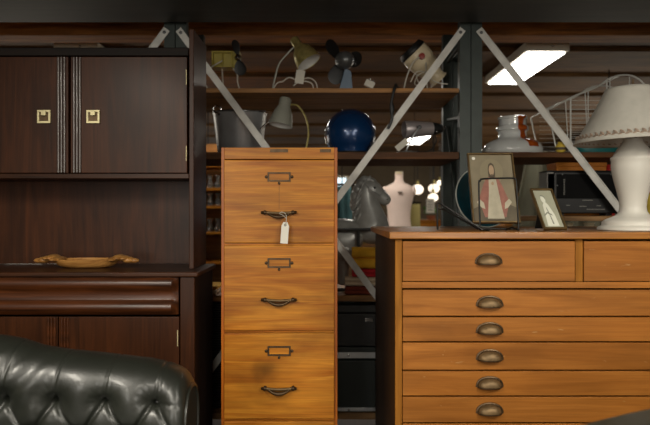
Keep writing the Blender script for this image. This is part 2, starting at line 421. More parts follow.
MB().box(-hw + .013, hw - .013, .585, .598, .05, ft - .03).build('back_panel', M['honey_z'], t)
MB().box(-hw + .013, hw - .013, .02, .58, .03, .045).build('bottom_panel', M['honey'], t)
MB().box(-hw + .0127, hw - .0127, .012, .03, .0, fz(508)).build('plinth', M['honey'], t)
dh = fz(160) - fz(243)
def cab_drawer(m):
    r = MB()                                     # front slab, origin bottom centre
    w = PX(334.4, D) - PX(224.2, D)
    r.box(-w / 2, w / 2, -.006, .016, 0, dh)
    dr = r.build('drawer', m, None, bevel=.0035, seg=3)
    mb = MB(); cx = PX(279.5, D) - fx
    zc = dh - (177 - 160) * s
    fw, fh, th = 23 * s / 2, 9.5 * s / 2, .006
    for a, b, c, d in ((-fw, fw, fh - th, fh), (-fw, fw, -fh, -fh + th), (-fw, -fw + th, -fh + th, fh - th), (fw - th, fw, -fh + th, fh - th)):
        mb.box(a, b, -.0105, -.0061, zc + c, zc + d)
    for q in (-1, 1): mb.ball((q * (fw + .005), -.008, zc), (.006, .004, .006), 10)
    lh = mb.build('label_holder', M['bronze'], dr, bevel=.0008)
    MB().box(-fw + th + .0005, fw - th - .0005, -.0075, -.0062, zc - fh + th + .0005, zc + fh - th - .0005).build('holder_inset', M['honey'], dr, smooth=0)  # honey wood slip added inside the empty label holder
    kb = MB(); kb.ball((0, -.007, zc - fh - .006), (.005, .003, .006), 10); kb.build('keyhole', M['bronze'], dr)
    hz = dh - (212.5 - 160) * s
    mb = MB()
    for q in (-1, 1):
        mb.ball((q * .053, -.02, hz), .0085, 12); mb.lathe([(.0075, 0), (.0055, .004), (.005, .014)], 12, (q * .053, -.0062, hz), (0, -1, 0))
        mb.lathe([(.0045, 0), (.007, .003), (.0045, .007), (0, .008)], 10, (q * .06, -.02, hz), (q, 0, 0))
    pts = [(x, -.021 - .012 * (1 - (x / .042) ** 2), hz - .003 - .014 * (1 - (x / .042) ** 2)) for x in [(-.042 + .084 * i / 16) for i in range(17)]]
    mb.tube(pts, [.0042 + .0028 * (1 - abs(i - 8) / 8) for i in range(17)], 10)
    mb.build('drawer_pull', M['bronze'], dr)
    mb = MB(); mb.tube([(-.05, -.02, hz), (-.03, -.024, hz - .0015), (0, -.026, hz - .0025), (.03, -.024, hz - .0015), (.05, -.02, hz)], .0052, 10); mb.build('pull_grip', M['cup_brass'], dr)
    return dr
first = None
for i, (top, bot) in enumerate(((160, 243), (245.3, 330.5), (333, 418.5), (421, 505))):
    dr = cab_drawer(M['honey_stained'] if i == 2 else M['honey']) if i in (0, 1, 2) else copy_tree(first, None)
    if i == 1: first = dr
    dr.parent = t; dr.location = (0, 0, fz(bot)); dr.scale = (1, 1, (fz(top) - fz(bot)) / dh)
    if i == 0:
        MB().box(-.0005, .0007, -.0066, -.0061, dh - .185, dh - .087).build('crack', M['bronze'], dr, smooth=0)
    if i == 2: dr['label'] = 'drawer with a dark handled stain'
    if i < 3:
        MB().box(-hw + .0127, hw - .0127, .006, .03, fz(bot + 2.2), fz(bot + .2)).build('rail', M['honey'], t)
# price tag hanging from the top pull
a = At(284, D - .04, fz(243))
tg = thing('price_tag', 'white price tag on a string hanging from the top filing cabinet drawer pull', 'tag', a.loc)
m4 = Matrix.Translation((0, 0, 0)) @ Matrix.Rotation(math.radians(4), 4, 'Y')
w = .014
MB().prism([(-w, 0), (w, 0), (w, .066), (w * .55, .08), (-w * .55, .08), (-w, .066)], -.0006, .0006, m4).build('card', M['paper'], tg, smooth=0)
mb = MB(); mb.lathe([(.002, 0), (.0045, 0), (.0045, .0006)], 12, m4 @ Vector((0, -.0008, .069)), (0, -1, 0)); mb.build('eyelet', M['ink'], tg)
mb = MB(); mb.tube(bez([(-.009, -.007, .118), (.004, -.011, .113), (.01, -.008, .098), (.0055, -.002, .07)], 18), .0011, 6)
mb.tube(bez([(-.009, -.007, .118), (-.016, -.006, .112), (-.006, -.012, .107), (.009, -.006, .092), (.0055, -.002, .07)], 18), .0011, 6)
mb.build('string', M['cord_white'], tg)

# ------------------------------------------------------------------ plan chest
D = 2.0; s = D / F
x0, x1 = PX(395, D), PX(763, D); cx = (x0 + x1) / 2; ctop = 1.089; hw = (x1 - x0) / 2
t = thing('plan_chest', 'wide low wooden plan chest with dark cup pulls and a lamp on top', 'plan chest', (cx, D, 0))
def lx(px): return PX(px, D) - cx
def lz(py): return PZ(py, D)
CH_D = .78
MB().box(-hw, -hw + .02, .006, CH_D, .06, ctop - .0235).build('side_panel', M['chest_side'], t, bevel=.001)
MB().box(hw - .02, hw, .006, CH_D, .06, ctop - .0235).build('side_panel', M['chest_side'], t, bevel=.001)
for sx in (-1, 1):
    a, b = sorted((sx * hw, sx * (hw - .0215)))
    MB().box(a, b, -.006, .0058, .0, ctop - .0235).build('stile', M['chest_z'], t, bevel=.0015)
MB().box(-hw + .021, hw - .021, CH_D - .012, CH_D, .06, ctop - .024).build('back_panel', M['chest_side'], t)
mb = MB(); ov = .02
mb.prism([(-hw - ov, ctop - .0225), (hw + ov, ctop - .0225), (hw + ov, ctop), (-hw - ov, ctop)], -.024, CH_D + .01)
mb.build('top', M['chest_top'], t, bevel=.004, seg=3)
MB().box(-hw + .022, hw - .022, -.004, .02, lz(288), lz(281.8)).build('rail', M['chest'], t, bevel=.0012)
MB().box(lx(574.9), lx(582.3), -.004, .02, lz(281.4), ctop - .024).build('divider', M['chest_z'], t, bevel=.0012)
MB().box(-hw + .022, hw - .022, .0, .03, .0, .10).build('plinth', M['chest'], t, bevel=.002)
def cup_pull(parent, x, z):
    mb = MB(); a, h, dpt = .037, .027, .024
    def fn(u, v):                                # quarter dome, open below
        th = PI * u; ph = v * PI / 2
        return (x + a * math.cos(th) * math.cos(ph * .0 + 0) * (1 - .0 * v) * math.cos(ph) ** .35 if v < 1 else x + 0, -.0065 - dpt * math.sin(ph), z + h * math.sin(th) * math.cos(ph) ** .8 if v < 1 else z)
    def fn2(u, v):
        th = PI * u; ph = v * PI / 2
        r = math.cos(ph)
        return (x + a * math.cos(th) * (r ** .6 if r > 0 else 0), -.0065 - dpt * math.sin(ph), z - .006 + h * (math.sin(th) ** .8 if math.sin(th) > 0 else 0) * (r ** .75 if r > 0 else 0))
    mb.grid(fn2, 25, 9)
    dome = mb.build('cup_pull', M['cup_brass'], parent, solid=.0016, smooth=70)
    rim = []
    for i in range(25):
        th = PI * i / 24; rim.append((x + (a + .003) * math.cos(th), -.0072, z - .006 + (h + .003) * (math.sin(th) ** .8 if i not in (0, 24) else 0)))
    mb = MB(); mb.tube(rim, .0044, 8)
    lip = [(x + a * math.cos(PI * i / 16), -.0075 - dpt * math.sin(PI * i / 16) ** .9, z - .0065) for i in range(17)]
    mb.tube(lip, .0022, 6)
    mb.build('cup_rim', M['bronze'], parent)
def chest_drawer(a, b, top, bot, pulls, py):
    r = MB().box(lx(a), lx(b), -.008, .016, lz(bot), lz(top))
    # body behind the front
    r.box(lx(a) + .01, lx(b) - .01, .017, .7, lz(bot) + .004, lz(top) - .01)
    d = r.build('drawer', M['chest'], t, bevel=.002)
    for p in pulls: cup_pull(d, lx(p), lz(py))
chest_drawer(402.4, 574.2, 241.0, 281.0, (488,), 261.5)
chest_drawer(583.0, 755.2, 241.0, 281.0, (669,), 261.5)
yy = [289.2, 316.4, 341.8, 370.2, 395.9, 422.5, 449, 475.5, 502, 528, 545]
for i in range(9):
    mid = (yy[i] + yy[i + 1]) / 2
    chest_drawer(402.4, 755.2, yy[i] + .6, yy[i + 1] - .9, (489, 669), mid + 1.2)

# ------------------------------------------------------------------ dark hutch
DB, DU = 2.285, 2.40
t = thing('hutch', 'dark walnut sideboard hutch with square brass pulls beside the filing cabinet', 'hutch', (-.93, DB, 0))
hx = -.93; U = DU - DB
def ux(px): return PX(px, DU) - hx
def uz(py): return PZ(py, DU)
def bx_(px): return PX(px, DB) - hx
def bz(py): return PZ(py, DB)
UL, UR = ux(-56), ux(194); cz = PZ(272, DB)      # counter top height
UD = .25
for a, b in ((UR - .019, UR), (UL, UL + .019)):
    MB().box(a, b, U - .002, U + UD, cz + .001, uz(29)).build('side_panel', M['walnut'], t, bevel=.003)
MB().box(UL + .02, UR - .02, U + UD - .012, U + UD, cz + .002, uz(50)).build('back_panel', M['walnut'], t)
MB().box(UL + .02, UR - .02, U - .004, U + UD - .014, uz(56), uz(47.5)).build('cornice', M['walnut_black'], t, bevel=.004)
MB().box(UL + .02, UR - .02, U + .001, U + UD - .014, uz(178.5), uz(173.5)).build('shelf', M['walnut_x'], t, bevel=.002)
def reeds(mb, xa, xb, y, z0, z1, n):
    w = (xb - xa) / n
    for i in range(n):
        c = xa + w * (i + .5)
        mb.tube([(c, y, z0), (c, y, z1)], w * .49, 12)
for nm, xa, xb, hp, ra, rb, hinge in (('r', 71, 187.2, 94, 73, 82, 186.6), ('l', -48, 68.6, 45, 57.5, 66.5, -47.5)):
    d = MB().box(ux(xa), ux(xb), U - .004, U + .016, uz(173), uz(57)).build('door', M['walnut'], t, bevel=.002)
    m = MB(); reeds(m, ux(ra), ux(rb), U - .005, uz(172.6), uz(57.6), 3); m.build('reeded_strip', M['reed'], d)
    m = MB(); c0, c1, zc = ux(hp - 6.6), ux(hp + 6.6), uz(117); h = .025; w = .008
    for q in ((c0, c1, zc + h - w, zc + h), (c0, c1, zc - h, zc - h + w), (c0, c0 + w, zc - h + w, zc + h - w), (c1 - w, c1, zc - h + w, zc + h - w)):
        m.box(q[0], q[1], U - .013, U - .005, q[2], q[3])
    m.box((c0 + c1) / 2 - .009, (c0 + c1) / 2 + .009, U - .017, U - .0045, zc + h - .021, zc + h - .004)
    m.build('handle', M['brass_bright'], d, bevel=.0012)
    m = MB().box(c0 + w, c1 - w, U - .0065, U - .0042, zc - h + w, zc + h - w); m.build('handle_plate', M['bronze'], d)
    m = MB()
    for za, zb in ((85, 70), (161, 146)): m.tube([(ux(hinge), U - .006, uz(za)), (ux(hinge), U - .006, uz(zb))], .0018, 8)
    m.build('hinge', M['brass_bright'], d)
# counter and base
BL, BR = bx_(-62), bx_(194.5)
BD = .37
MB().box(BL - .014, BR + .014, -.012, BD + .006, cz - .017, cz).build('counter', M['walnut_x'], t, bevel=.004, seg=3)
for a, b in ((BR - .02, BR), (BL, BL + .02)):
    MB().box(a, b, .016, BD, .06, cz - .018).build('side_panel', M['walnut_black'], t, bevel=.002)
for a, b in ((bx_(180), BR), (BL, BL + .05)):
    MB().box(a, b, .0, .0155, .0, cz - .018).build('stile', M['walnut'], t, bevel=.003)
MB().box(BL + .021, BR - .021, BD - .012, BD, .06, cz - .02).build('back_panel', M['walnut_black'], t)
MB().box(BL + .05, bx_(180), .03, BD - .02, .06, .08).build('bottom_panel', M['walnut_black'], t)
xa, xb = BL + .052, bx_(178)
prof = []                                        # moulded drawer front, two convex bands
def arc(zt, zb, d):
    return [(-.004 - d * math.sin(PI * k / 8) ** .8, zt + (zb - zt) * k / 8) for k in range(9)]
prof = arc(bz(277.5), bz(290.5), .014) + [(-.002, bz(292)), (-.002, bz(298.5))] + arc(bz(300), bz(314.5), .018)
mb = MB(); n = 40
def fn(u, v):
    x = xa + (xb - xa) * u; e = min(x - xa, xb - x); k = min(1, e / .02)
    i = v * (len(prof) - 1); j = min(int(i), len(prof) - 2); f = i - j
    y = prof[j][0] * (1 - f) + prof[j + 1][0] * f; z = prof[j][1] * (1 - f) + prof[j + 1][1] * f
    return (x, y * k + .006 * (1 - k), z)
mb.grid(fn, 160, len(prof))
mb.box(xa, xb, .008, .3, bz(314.5), bz(277.5))
mb.build('drawer', M['walnut_red'], t, smooth=35)
for a, b, ra, rb, hg in ((58.5, 179, 60, 69, 177.6), (-50, 57.5, 46.5, 56, -48)):
    d = MB().box(bx_(a), bx_(b), .002, .02, .09, bz(317)).build('door', M['walnut'], t, bevel=.002)
    m = MB(); reeds(m, bx_(ra), bx_(rb), .002, .095, bz(318), 3); m.build('reeded_strip', M['walnut_red'], d)
    m = MB(); m.tube([(bx_(hg), -.001, bz(346)), (bx_(hg), -.001, bz(330))], .0018, 8); m.build('hinge', M['brass_bright'], d)

# carved bowl in the recess
a = At(86.5, 2.47, cz + .0005)
t = thing('carved_bowl', 'shallow carved wooden bowl with leafy handles lying on the hutch counter', 'bowl', a.loc)
mb = MB()
mb.lathe([(0, 0), (.08, 0), (.106, .008), (.124, .022), (.13, .033), (.124, .034), (.115, .024), (.094, .012), (0, .009)], 40, sx=1.0, sy=.5)
mb.build('body', M['bowl'], t)
for q in (-1, 1):
    mb = MB(); n = 5
    for i in range(n):
        f = i / (n - 1)
        mb.ball((q * (.112 + .07 * f), .0, .033 + .006 * math.sin(f * 5)), (.024, .05 * (1 - f) + .014, .010 + .003 * (i % 2)), 14)
    mb.build('handle', M['bowl'], t)

# ------------------------------------------------------------------ chesterfield
def np_mesh(name, V, Fc, m, parent, smooth=True):
    me = bpy.data.meshes.new(name); me.from_pydata(V.tolist(), [], Fc.tolist()); me.materials.append(m)
    if smooth: me.shade_smooth()
    o = bpy.data.objects.new(name, me); C.objects.link(o); o.parent = parent; return o
SY = 1.70
sf = thing('chesterfield_sofa', 'black buttoned leather chesterfield sofa in front of the dark hutch', 'sofa', (-.9, SY, 0))
pxs = [-300, -40, 0, 20, 40, 70, 110, 150, 172, 184, 192, 196.5, 198]
pys = [331, 332, 335, 339, 345.5, 350, 354, 358, 364, 370, 377, 384, 392]
XE = PX(191.5, SY); XS = -1.46
def sofa_back():
    nx, nv = 430, 210
    # denser sampling near the right end
    u = np.linspace(0, 1, nx); X = XS + (XE - XS) * u
    pxx = X * F / SY + 325
    zt = CAMZ + (212.5 - np.interp(pxx, pxs, pys)) * SY / F
    k = np.ones(9) / 9; zp = np.pad(zt, 4, mode='edge'); zt2 = np.convolve(zp, k, 'valid'); zt2[-14:] = zt[-14:]; zt = zt2
    R0 = .105
    end = np.clip((X - (XE - .035)) / .035, 0, 1); inset = .022 * (1 - np.sqrt(np.clip(1 - end ** 2, 0, 1)))
    v = np.linspace(0, 1, nv)
    Xg = np.repeat(X[:, None], nv, 1); Y = np.zeros((nx, nv)); Z = np.zeros((nx, nv)); NY = np.zeros((nx, nv)); NZ = np.zeros((nx, nv))
    for i in range(nx):
        R = R0 - inset[i]; zc = zt[i] - R0
        Lf = .34; La = PI * R; Lb = .5; tot = Lf + La + Lb
        d = v * tot
        f = d < Lf
        sF = (Lf - d) ; 
        Y[i] = np.where(f, -R + .10 * (sF / Lf) ** 1.5 * .6, 0); Z[i] = np.where(f, zc - sF, 0)
        NY[i] = np.where(f, -1, 0)
        m = (~f) & (d < Lf + La); th = (d - Lf) / R
        Y[i] = np.where(m, -R * np.cos(th), Y[i]); Z[i] = np.where(m, zc + R * np.sin(th), Z[i])
        NY[i] = np.where(m, -np.cos(th), NY[i]); NZ[i] = np.where(m, np.sin(th), NZ[i])
        b = d >= Lf + La; q = d - Lf - La
        Y[i] = np.where(b, R - .03 * q / Lb, Y[i]); Z[i] = np.where(b, zc - q, Z[i]); NY[i] = np.where(b, 1, NY[i])
    front = (np.arange(nv)[None, :] * (.34 + PI * R0 + .5) / (nv - 1)) < (.34 + PI * R0 * .98)
    sd = .1285; bx0 = -.440; zb = .667
    disp = np.zeros_like(Y); rows = []
    for r in range(4):
        off = (r % 2) * sd / 2
        for kx in range(-9, 3):
            bx = bx0 + off + kx * sd
            if bx > XE - .05 or bx < XS + .03: continue
            rows.append((r, bx, zb - r * .098))
    # arc height measured as height, with the roll above the buttons
    for r, bx, bz_ in rows:
        dx = Xg - bx; dz = Z - bz_
        rr = np.sqrt(dx ** 2 + dz ** 2)
        fr = (Y < .02)
        disp -= fr * (.044 * np.exp(-(rr / .033) ** 1.2))
        segs = []
        if r == 0: segs.append(((bx, bz_), (bx + .024, bz_ + .16), .0035, .0028))
        for q in (-1, 1): segs.append(((bx, bz_), (bx + q * sd / 2, bz_ - .098), .012, .0055))
        if r == 0 and bx > bx0 - .01: segs.append(((bx, bz_), (bx + .09, bz_ - .012), .005, .003))
        if r == 0:                                # short gathered pleats fanning out of the button
            for aa in (1.15, 1.45, 1.95, 2.3, 2.75, .7, -2.7, 3.3):
                segs.append(((bx, bz_), (bx + .052 * math.cos(aa), bz_ + .052 * math.sin(aa)), .0014, .003))
        for (ax, az), (cx_, cz_), dep, wd in segs:
            ex, ez = cx_ - ax, cz_ - az; l2 = ex * ex + ez * ez
            tt = np.clip(((Xg - ax) * ex + (Z - az) * ez) / l2, 0, 1)
            dist = np.sqrt((Xg - ax - tt * ex) ** 2 + (Z - az - tt * ez) ** 2)
            fade = 1 - .55 * tt
            fl = fr if not (r == 0 and ez > .1) else (Y < .09)
            disp -= fl * dep * fade * np.exp(-(dist / wd) ** 2) 
    fr0 = 1 / (1 + np.exp((Y + .055) / .012))
    # slack puff and low frequency wrinkles
    disp += .004 * np.sin(Xg * 23 + Z * 9) * np.sin(Z * 31 + 1.0) * .5
    disp += fr0 * .0024 * np.sin(Xg * 61 - Z * 83 + 2 * np.sin(Xg * 17)) * np.exp(-((Xg + .82) / .12) ** 2)
    Yd = Y + NY * disp; Zd = Z + NZ * disp
    V = np.stack([Xg + .9, Yd, Zd], -1).reshape(-1, 3)
    idx = np.arange(nx * nv).reshape(nx, nv)
    Fc = np.stack([idx[:-1, :-1], idx[1:, :-1], idx[1:, 1:], idx[:-1, 1:]], -1).reshape(-1, 4)
    o = np_mesh('backrest', V, Fc, M['leather'], sf)
    # end closing panel and its piping
    ring = V.reshape(nx, nv, 3)[-1]; mb = MB()
    vs = [mb.bm.verts.new(p) for p in ring[::3]]; mb._f(vs); mb.build('end_panel', M['leather_dull'], sf)
    mb = MB(); mb.tube([tuple(p) for p in ring[::4]], .005, 8); mb.build('piping', M['leather'], sf)
    G = V.reshape(nx, nv, 3)
    for r, bx, bz_ in rows:
        if r > 1: continue
        ii = int(round((bx - XS) / (XE - XS) * (nx - 1)))
        colz = G[ii, :, 2]; coly = G[ii, :, 1]
        cand = np.where(coly < .0)[0]; j = cand[np.argmin(abs(Z[ii, cand] - bz_))]
        MB().ball((bx + .9, G[ii, j, 1] - .009, G[ii, j, 2]), (.008, .007, .008), 14).build('button', M['leather'], sf)
sofa_back()
MB().box(-.5, .52, -.72, -.1, .17, .30).build('seat_base', M['leather'], sf, bevel=.02, seg=3)
MB().box(-.46, .0, -.74, -.12, .30, .44).build('seat_cushion', M['leather'], sf, bevel=.045, seg=5)
MB().box(.005, .46, -.74, -.12, .30, .44).build('seat_cushion', M['leather'], sf, bevel=.045, seg=5)
for q in (-.51, .51):
    mb = MB(); mb.tube([(q, -.72, .46), (q, -.11, .50)], .07, 16); mb.box(q - .035, q + .035, -.72, -.11, .16, .45)
    mb.build('armrest', M['leather'], sf, smooth=50)
for q in (-.48, .48):
    for y in (-.66, .03):
        mb = MB(); mb.lathe([(.0, 0), (.018, 0), (.03, .05), (.034, .1), (.024, .17), (0, .17)], 16, (q, y, 0)); mb.build('leg', M['walnut_black'], sf)

# dark armchair whose shoulder shows in the lower right corner
t = thing('leather_armchair', 'dark leather chair of which a corner shows at the foot of the plan chest', 'armchair', (1.05, 1.2, 0))
zt = .781
def hump(x):                                     # top line of the chair back
    return zt - .069 * max(0, (-x - .3) / .32) ** 1.5 - .069 * max(0, (x - .3) / .32) ** 1.5
mb = MB()
poly = [(-.62, .2)] + [(-.62 + 1.24 * i / 40, hump(-.62 + 1.24 * i / 40)) for i in range(41)] + [(.62, .2)]
mb.prism(poly, -.06, .06); mb.build('backrest', M['leather2'], t, bevel=.03, seg=5, smooth=60)
MB().box(-.4, .4, -.62, -.07, .2, .42).build('seat', M['leather2'], t, bevel=.05, seg=4)
for q in (-.48, .48): MB().box(q - .07, q + .07, -.62, -.065, .12, .56).build('armrest', M['leather2'], t, bevel=.05, seg=4)
for q in (-.42, .42):
    for y in (-.55, .0): MB().lathe([(0, 0), (.016, 0), (.024, .2), (0, .2)], 12, (q, y, 0)).build('leg', M['walnut_black'], t)

# ------------------------------------------------------------------ things on the plan chest
# table lamp
LD = 2.13; a = At(633, LD, ctop + .0005); s = LD / F
t = thing('table_lamp', 'white ceramic table lamp with a wide parchment shade standing on the plan chest', 'table lamp', a.loc)
def pr(lst): return [(r * s, (232.5 - y) * s) for r, y in lst]
mb = MB()
mb.lathe([(0, 0)] + pr([(33, 232), (33.5, 230.5), (32, 228.5), (29.5, 227.5), (29, 226.5), (29.3, 224.5), (27, 222), (21, 219.5), (15.5, 217), (13, 213.5), (12.3, 209), (13, 202), (15.2, 193), (17.8, 183), (19.8, 174), (20.4, 168), (20.2, 163),
          (21, 161.5), (20.8, 159.5), (18.5, 158), (17.5, 156), (15, 151), (11.5, 147), (9.5, 144.5), (8.5, 141), (0, 141)]), 48)
mb.build('base', M['white_ceramic'], t, smooth=60)
mb = MB(); z1 = (232.5 - 141) * s; mb.lathe([(0, z1), (.012, z1), (.012, z1 + .025), (.008, z1 + .03), (0, z1 + .03)], 16)
mb.tube([(0, 0, z1 + .03), (0, 0, z1 + .2)], .004, 8); mb.build('socket', M['bronze'], t)
zb_, zt_ = 1.386 - ctop, 1.386 - ctop + .182
tilt = Matrix.Rotation(math.radians(-1.5), 4, 'Y')
def shd(r0, r1, th, name, m, lo=0.0, hi=1.0, wav=0.0):
    mb = MB(); n = 96
    def fn(u, v):
        q = lo + (hi - lo) * v; ang = 2 * PI * u
        r = r0 + (r1 - r0) * q + .018 * q * (1 - q) * -1
        return tilt @ Vector((r * math.cos(ang), r * math.sin(ang), zb_ + (zt_ - zb_) * q + wav * math.sin(ang * 26)))
    mb.grid(fn, n, 20, wrapu=True)
    return mb.build(name, m, t, solid=th, smooth=60)
sh = shd(.181, .074, .002, 'lamp_shade', M['shade'])
mb = MB(); n = 52
for i in range(n):
    an = 2 * PI * i / n; r = .1825 - .118 * .09
    for k in (-1, 1):
        c = tilt @ Vector((r * math.cos(an + k * .02), r * math.sin(an + k * .02), zb_ + .0185 + k * .0035))
        rot = Matrix.Rotation(an + PI / 2, 4, 'Z') @ Matrix.Rotation(k * .7, 4, 'Y')
        mb.ball(c, (.0095, .0022, .0042), 8, rot)
mb.build('shade_garland', M['shade_trim'], sh)
mb = MB()
for k in range(3):
    an = 2 * PI * k / 3 + .4; mb.tube([(0, 0, zt_ - .012), (.074 * math.cos(an), .074 * math.sin(an), zt_ - .008)], .0018, 6)
mb.build('shade_spider', M['bronze'], t)

# framed devotional style print
a = At(496.5, 2.2, ctop + .024)
t = thing('framed_print', 'gilt framed print of a robed figure in a faded red cloak on the plan chest', 'picture', a.loc, (math.radians(-23), 0, math.radians(-2)))
W, H = .166, .274; b = .0065
mb = MB(); y0, y1 = -.008, .008
pts = [(-W / 2, W / 2, 0, b), (-W / 2, W / 2, H - b, H), (-W / 2, -W / 2 + b, b, H - b), (W / 2 - b, W / 2, b, H - b)]
for q in pts: mb.box(q[0], q[1], y0, y1, q[2], q[3])
mb.build('frame', M['gold_frame'], t, bevel=.0018)
MB().box(-W / 2 + b * .6, W / 2 - b * .6, .004, .0075, b * .6, H - b * .6).build('backing', M['bronze'], t, smooth=0)
mb = MB(); lay = [0]
def shape(poly, mi):
    lay[0] += 1; mb.mi = mi; y = .0005 - .0002 * lay[0]
    mb.prism([((x - .5) * (W - 2 * b), b + z * (H - 2 * b)) for x, z in poly], y, .0035)
def ell(cx, cz, rx, rz, n=24, a0=0, a1=2 * PI): return [(cx + rx * math.cos(a0 + (a1 - a0) * i / n), cz + rz * math.sin(a0 + (a1 - a0) * i / n)) for i in range(n)]
shape([(0, 0), (1, 0), (1, 1), (0, 1)], 0)
shape(ell(.5, .74, .27, .2), 1)
shape([(0, 0), (1, 0), (1, .2), (.8, .26), (.2, .24), (0, .18)], 6)
shape([(.36, .64), (.5, .68), (.64, .64), (.72, .52), (.82, .34), (.88, .26), (.8, .2), (.74, .06), (.26, .06), (.2, .2), (.1, .28), (.2, .4), (.28, .54)], 3)
shape([(.42, .65), (.58, .65), (.62, .45), (.66, .2), (.7, .04), (.32, .04), (.36, .25), (.4, .45)], 2)
shape([(.1, .28), (.2, .2), (.28, .18), (.26, .27), (.16, .33)], 2); shape([(.9, .28), (.8, .2), (.72, .18), (.74, .27), (.84, .33)], 2)
shape([(.425, .66), (.42, .78), (.44, .85), (.5, .88), (.56, .85), (.58, .78), (.575, .66), (.5, .64)], 5)
shape(ell(.5, .762, .06, .08), 4)
shape([(.47, .705), (.5, .68), (.53, .705), (.5, .7)], 5)
shape(ell(.5, .56, .03, .026, 10), 4)
mb.build('print', [M['print_bg'], M['print_halo'], M['print_white'], M['print_pink'], M['print_skin'], M['print_hair'], M['print_shadow']], t, smooth=0)
mb = MB(); mb.lathe([(0, 0), (.0062, 0), (.0062, .0008), (0, .0008)], 20, (-W / 2 + .022, -.0035, H - .022), (0, -1, 0)); mb.build('price_sticker', M['paper'], t)

# wire stand that holds the print
a = At(478, 2.12, ctop + .0005)
t = thing('wire_stand', 'black wire stand holding the framed print on the plan chest', 'stand', a.loc)
P = a.p; r = .003; zf = .0032
def fz_(v, z=None): return Vector((v.x, v.y, zf if z is None else z))
mb = MB()
A = P(478, 190, .0); B = P(514, 190, -.02)
loop = [fz_(P(478, 230, -.03)), P(478, 186, -.012), P(479.5, 181, -.011), P(483, 179, -.012), P(510, 178.5, -.02), P(513.5, 180, -.021), P(514.5, 185, -.022), fz_(P(515.5, 226, -.035))]
mb.tube(bez(loop, 70), r, 8); mb.build('front_hoop', M['wire_black'], t)
mb = MB()
def p3(px, py, d, z=None):
    v = Vector((PX(px, d), d, PZ(py, d))) - Vector(a.loc)
    if z is not None: v.z = z
    return v
mb.tube([p3(437.5, 231, 2.09, zf), p3(437.3, 204.6, 2.09), p3(438.2, 203.2, 2.09), p3(440.5, 203.6, 2.09), p3(482.5, 231, 2.07, zf)], r, 8)
mb.tube([p3(437.5, 208.5, 2.095), p3(444, 209.5, 2.15), p3(478, 228, 2.19, zf)], r, 8)
mb.tube([fz_(P(478, 229, -.03)), fz_(P(484, 232.6, -.065))], r, 8)
mb.build('side_rod', M['wire_black'], t)
mb = MB()
mb.tube([fz_(P(503, 226, -.03)), Vector((P(507, 0).x, -.055, .012)), fz_(P(512, 232, -.075))], r, 8)
mb.tube([fz_(P(478, 230, -.03), .006), fz_(P(503, 226, -.03), .006), fz_(P(516, 226, -.035), .006)], r, 8)
mb.build('foot_rod', M['wire_black'], t)

# dark blue plate behind the print
a = At(486.5, 2.47, ctop + .001)
t = thing('glazed_plate', 'dark teal glazed plate with a pale rim standing behind the framed print', 'plate', a.loc, (math.radians(-12), 0, math.radians(14)))
R = .122
mb = MB(); mb.lathe([(0, .012), (R * .6, .010), (R * .66, .004), (R * .97, -.008), (R * .97, -.004), (R * .66, .009), (R * .6, .015), (0, .017)], 48, (0, 0, R), (0, 1, 0))
mb.build('dish', M['plate_blue'], t, smooth=50)
mb = MB(); mb.tube([(R * math.cos(2 * PI * i / 64) * .985, -.007, R + R * .985 * math.sin(2 * PI * i / 64)) for i in range(64)], .0028, 8, closed=True)
mb.build('rim', M['plate_rim'], t)

# small standing photo frame
a = At(555.5, 2.05, ctop + .006)
t = thing('photo_frame', 'small gilt photo frame with a faded photograph propped beside the white lamp', 'photo frame', a.loc, (math.radians(-40), 0, math.radians(5)))
W, H, b = .078, .176, .0065
mb = MB()
for q in [(-W / 2, W / 2, 0, b), (-W / 2, W / 2, H - b, H), (-W / 2, -W / 2 + b, b, H - b), (W / 2 - b, W / 2, b, H - b)]: mb.box(q[0], q[1], -.006, .006, q[2], q[3])
mb.build('frame', M['gold_frame'], t, bevel=.0015)
mb = MB(); lay = [0]
shape([(0, 0), (1, 0), (1, 1), (0, 1)], 0)
shape([(.2, .05), (.8, .05), (.75, .35), (.6, .6), (.45, .72), (.3, .6), (.25, .3)], 2)
shape(ell(.42, .76, .12, .1), 2)
shape([(.5, .1), (.56, .1), (.5, .4), (.44, .55), (.42, .5), (.47, .35)], 1)
shape([(.3, .85), (.4, .88), (.52, .84), (.54, .74), (.48, .82), (.4, .84)], 1)
shape([(.2, .3), (.4, .38), (.62, .32), (.6, .35), (.4, .42), (.2, .34)], 1)
mb.build('photograph', [M['photo_pale'], M['photo_line'], M['photo_light']], t, smooth=0)
MB().box(-W / 2 + .003, W / 2 - .003, .0045, .0058, .003, H - .003).build('backing', M['black_plastic'], t, smooth=0)
ql = Matrix.Rotation(math.radians(52), 4, 'X')
mb = MB(); mt4 = Matrix.Translation((0, .007, H * .72)) @ Matrix.Rotation(math.radians(56), 4, 'X')
mb.prism([(-.012, 0), (.012, 0), (.020, -.096), (-.020, -.096)], 0, .003, mt4); mb.build('easel_leg', M['black_plastic'], t, smooth=0)

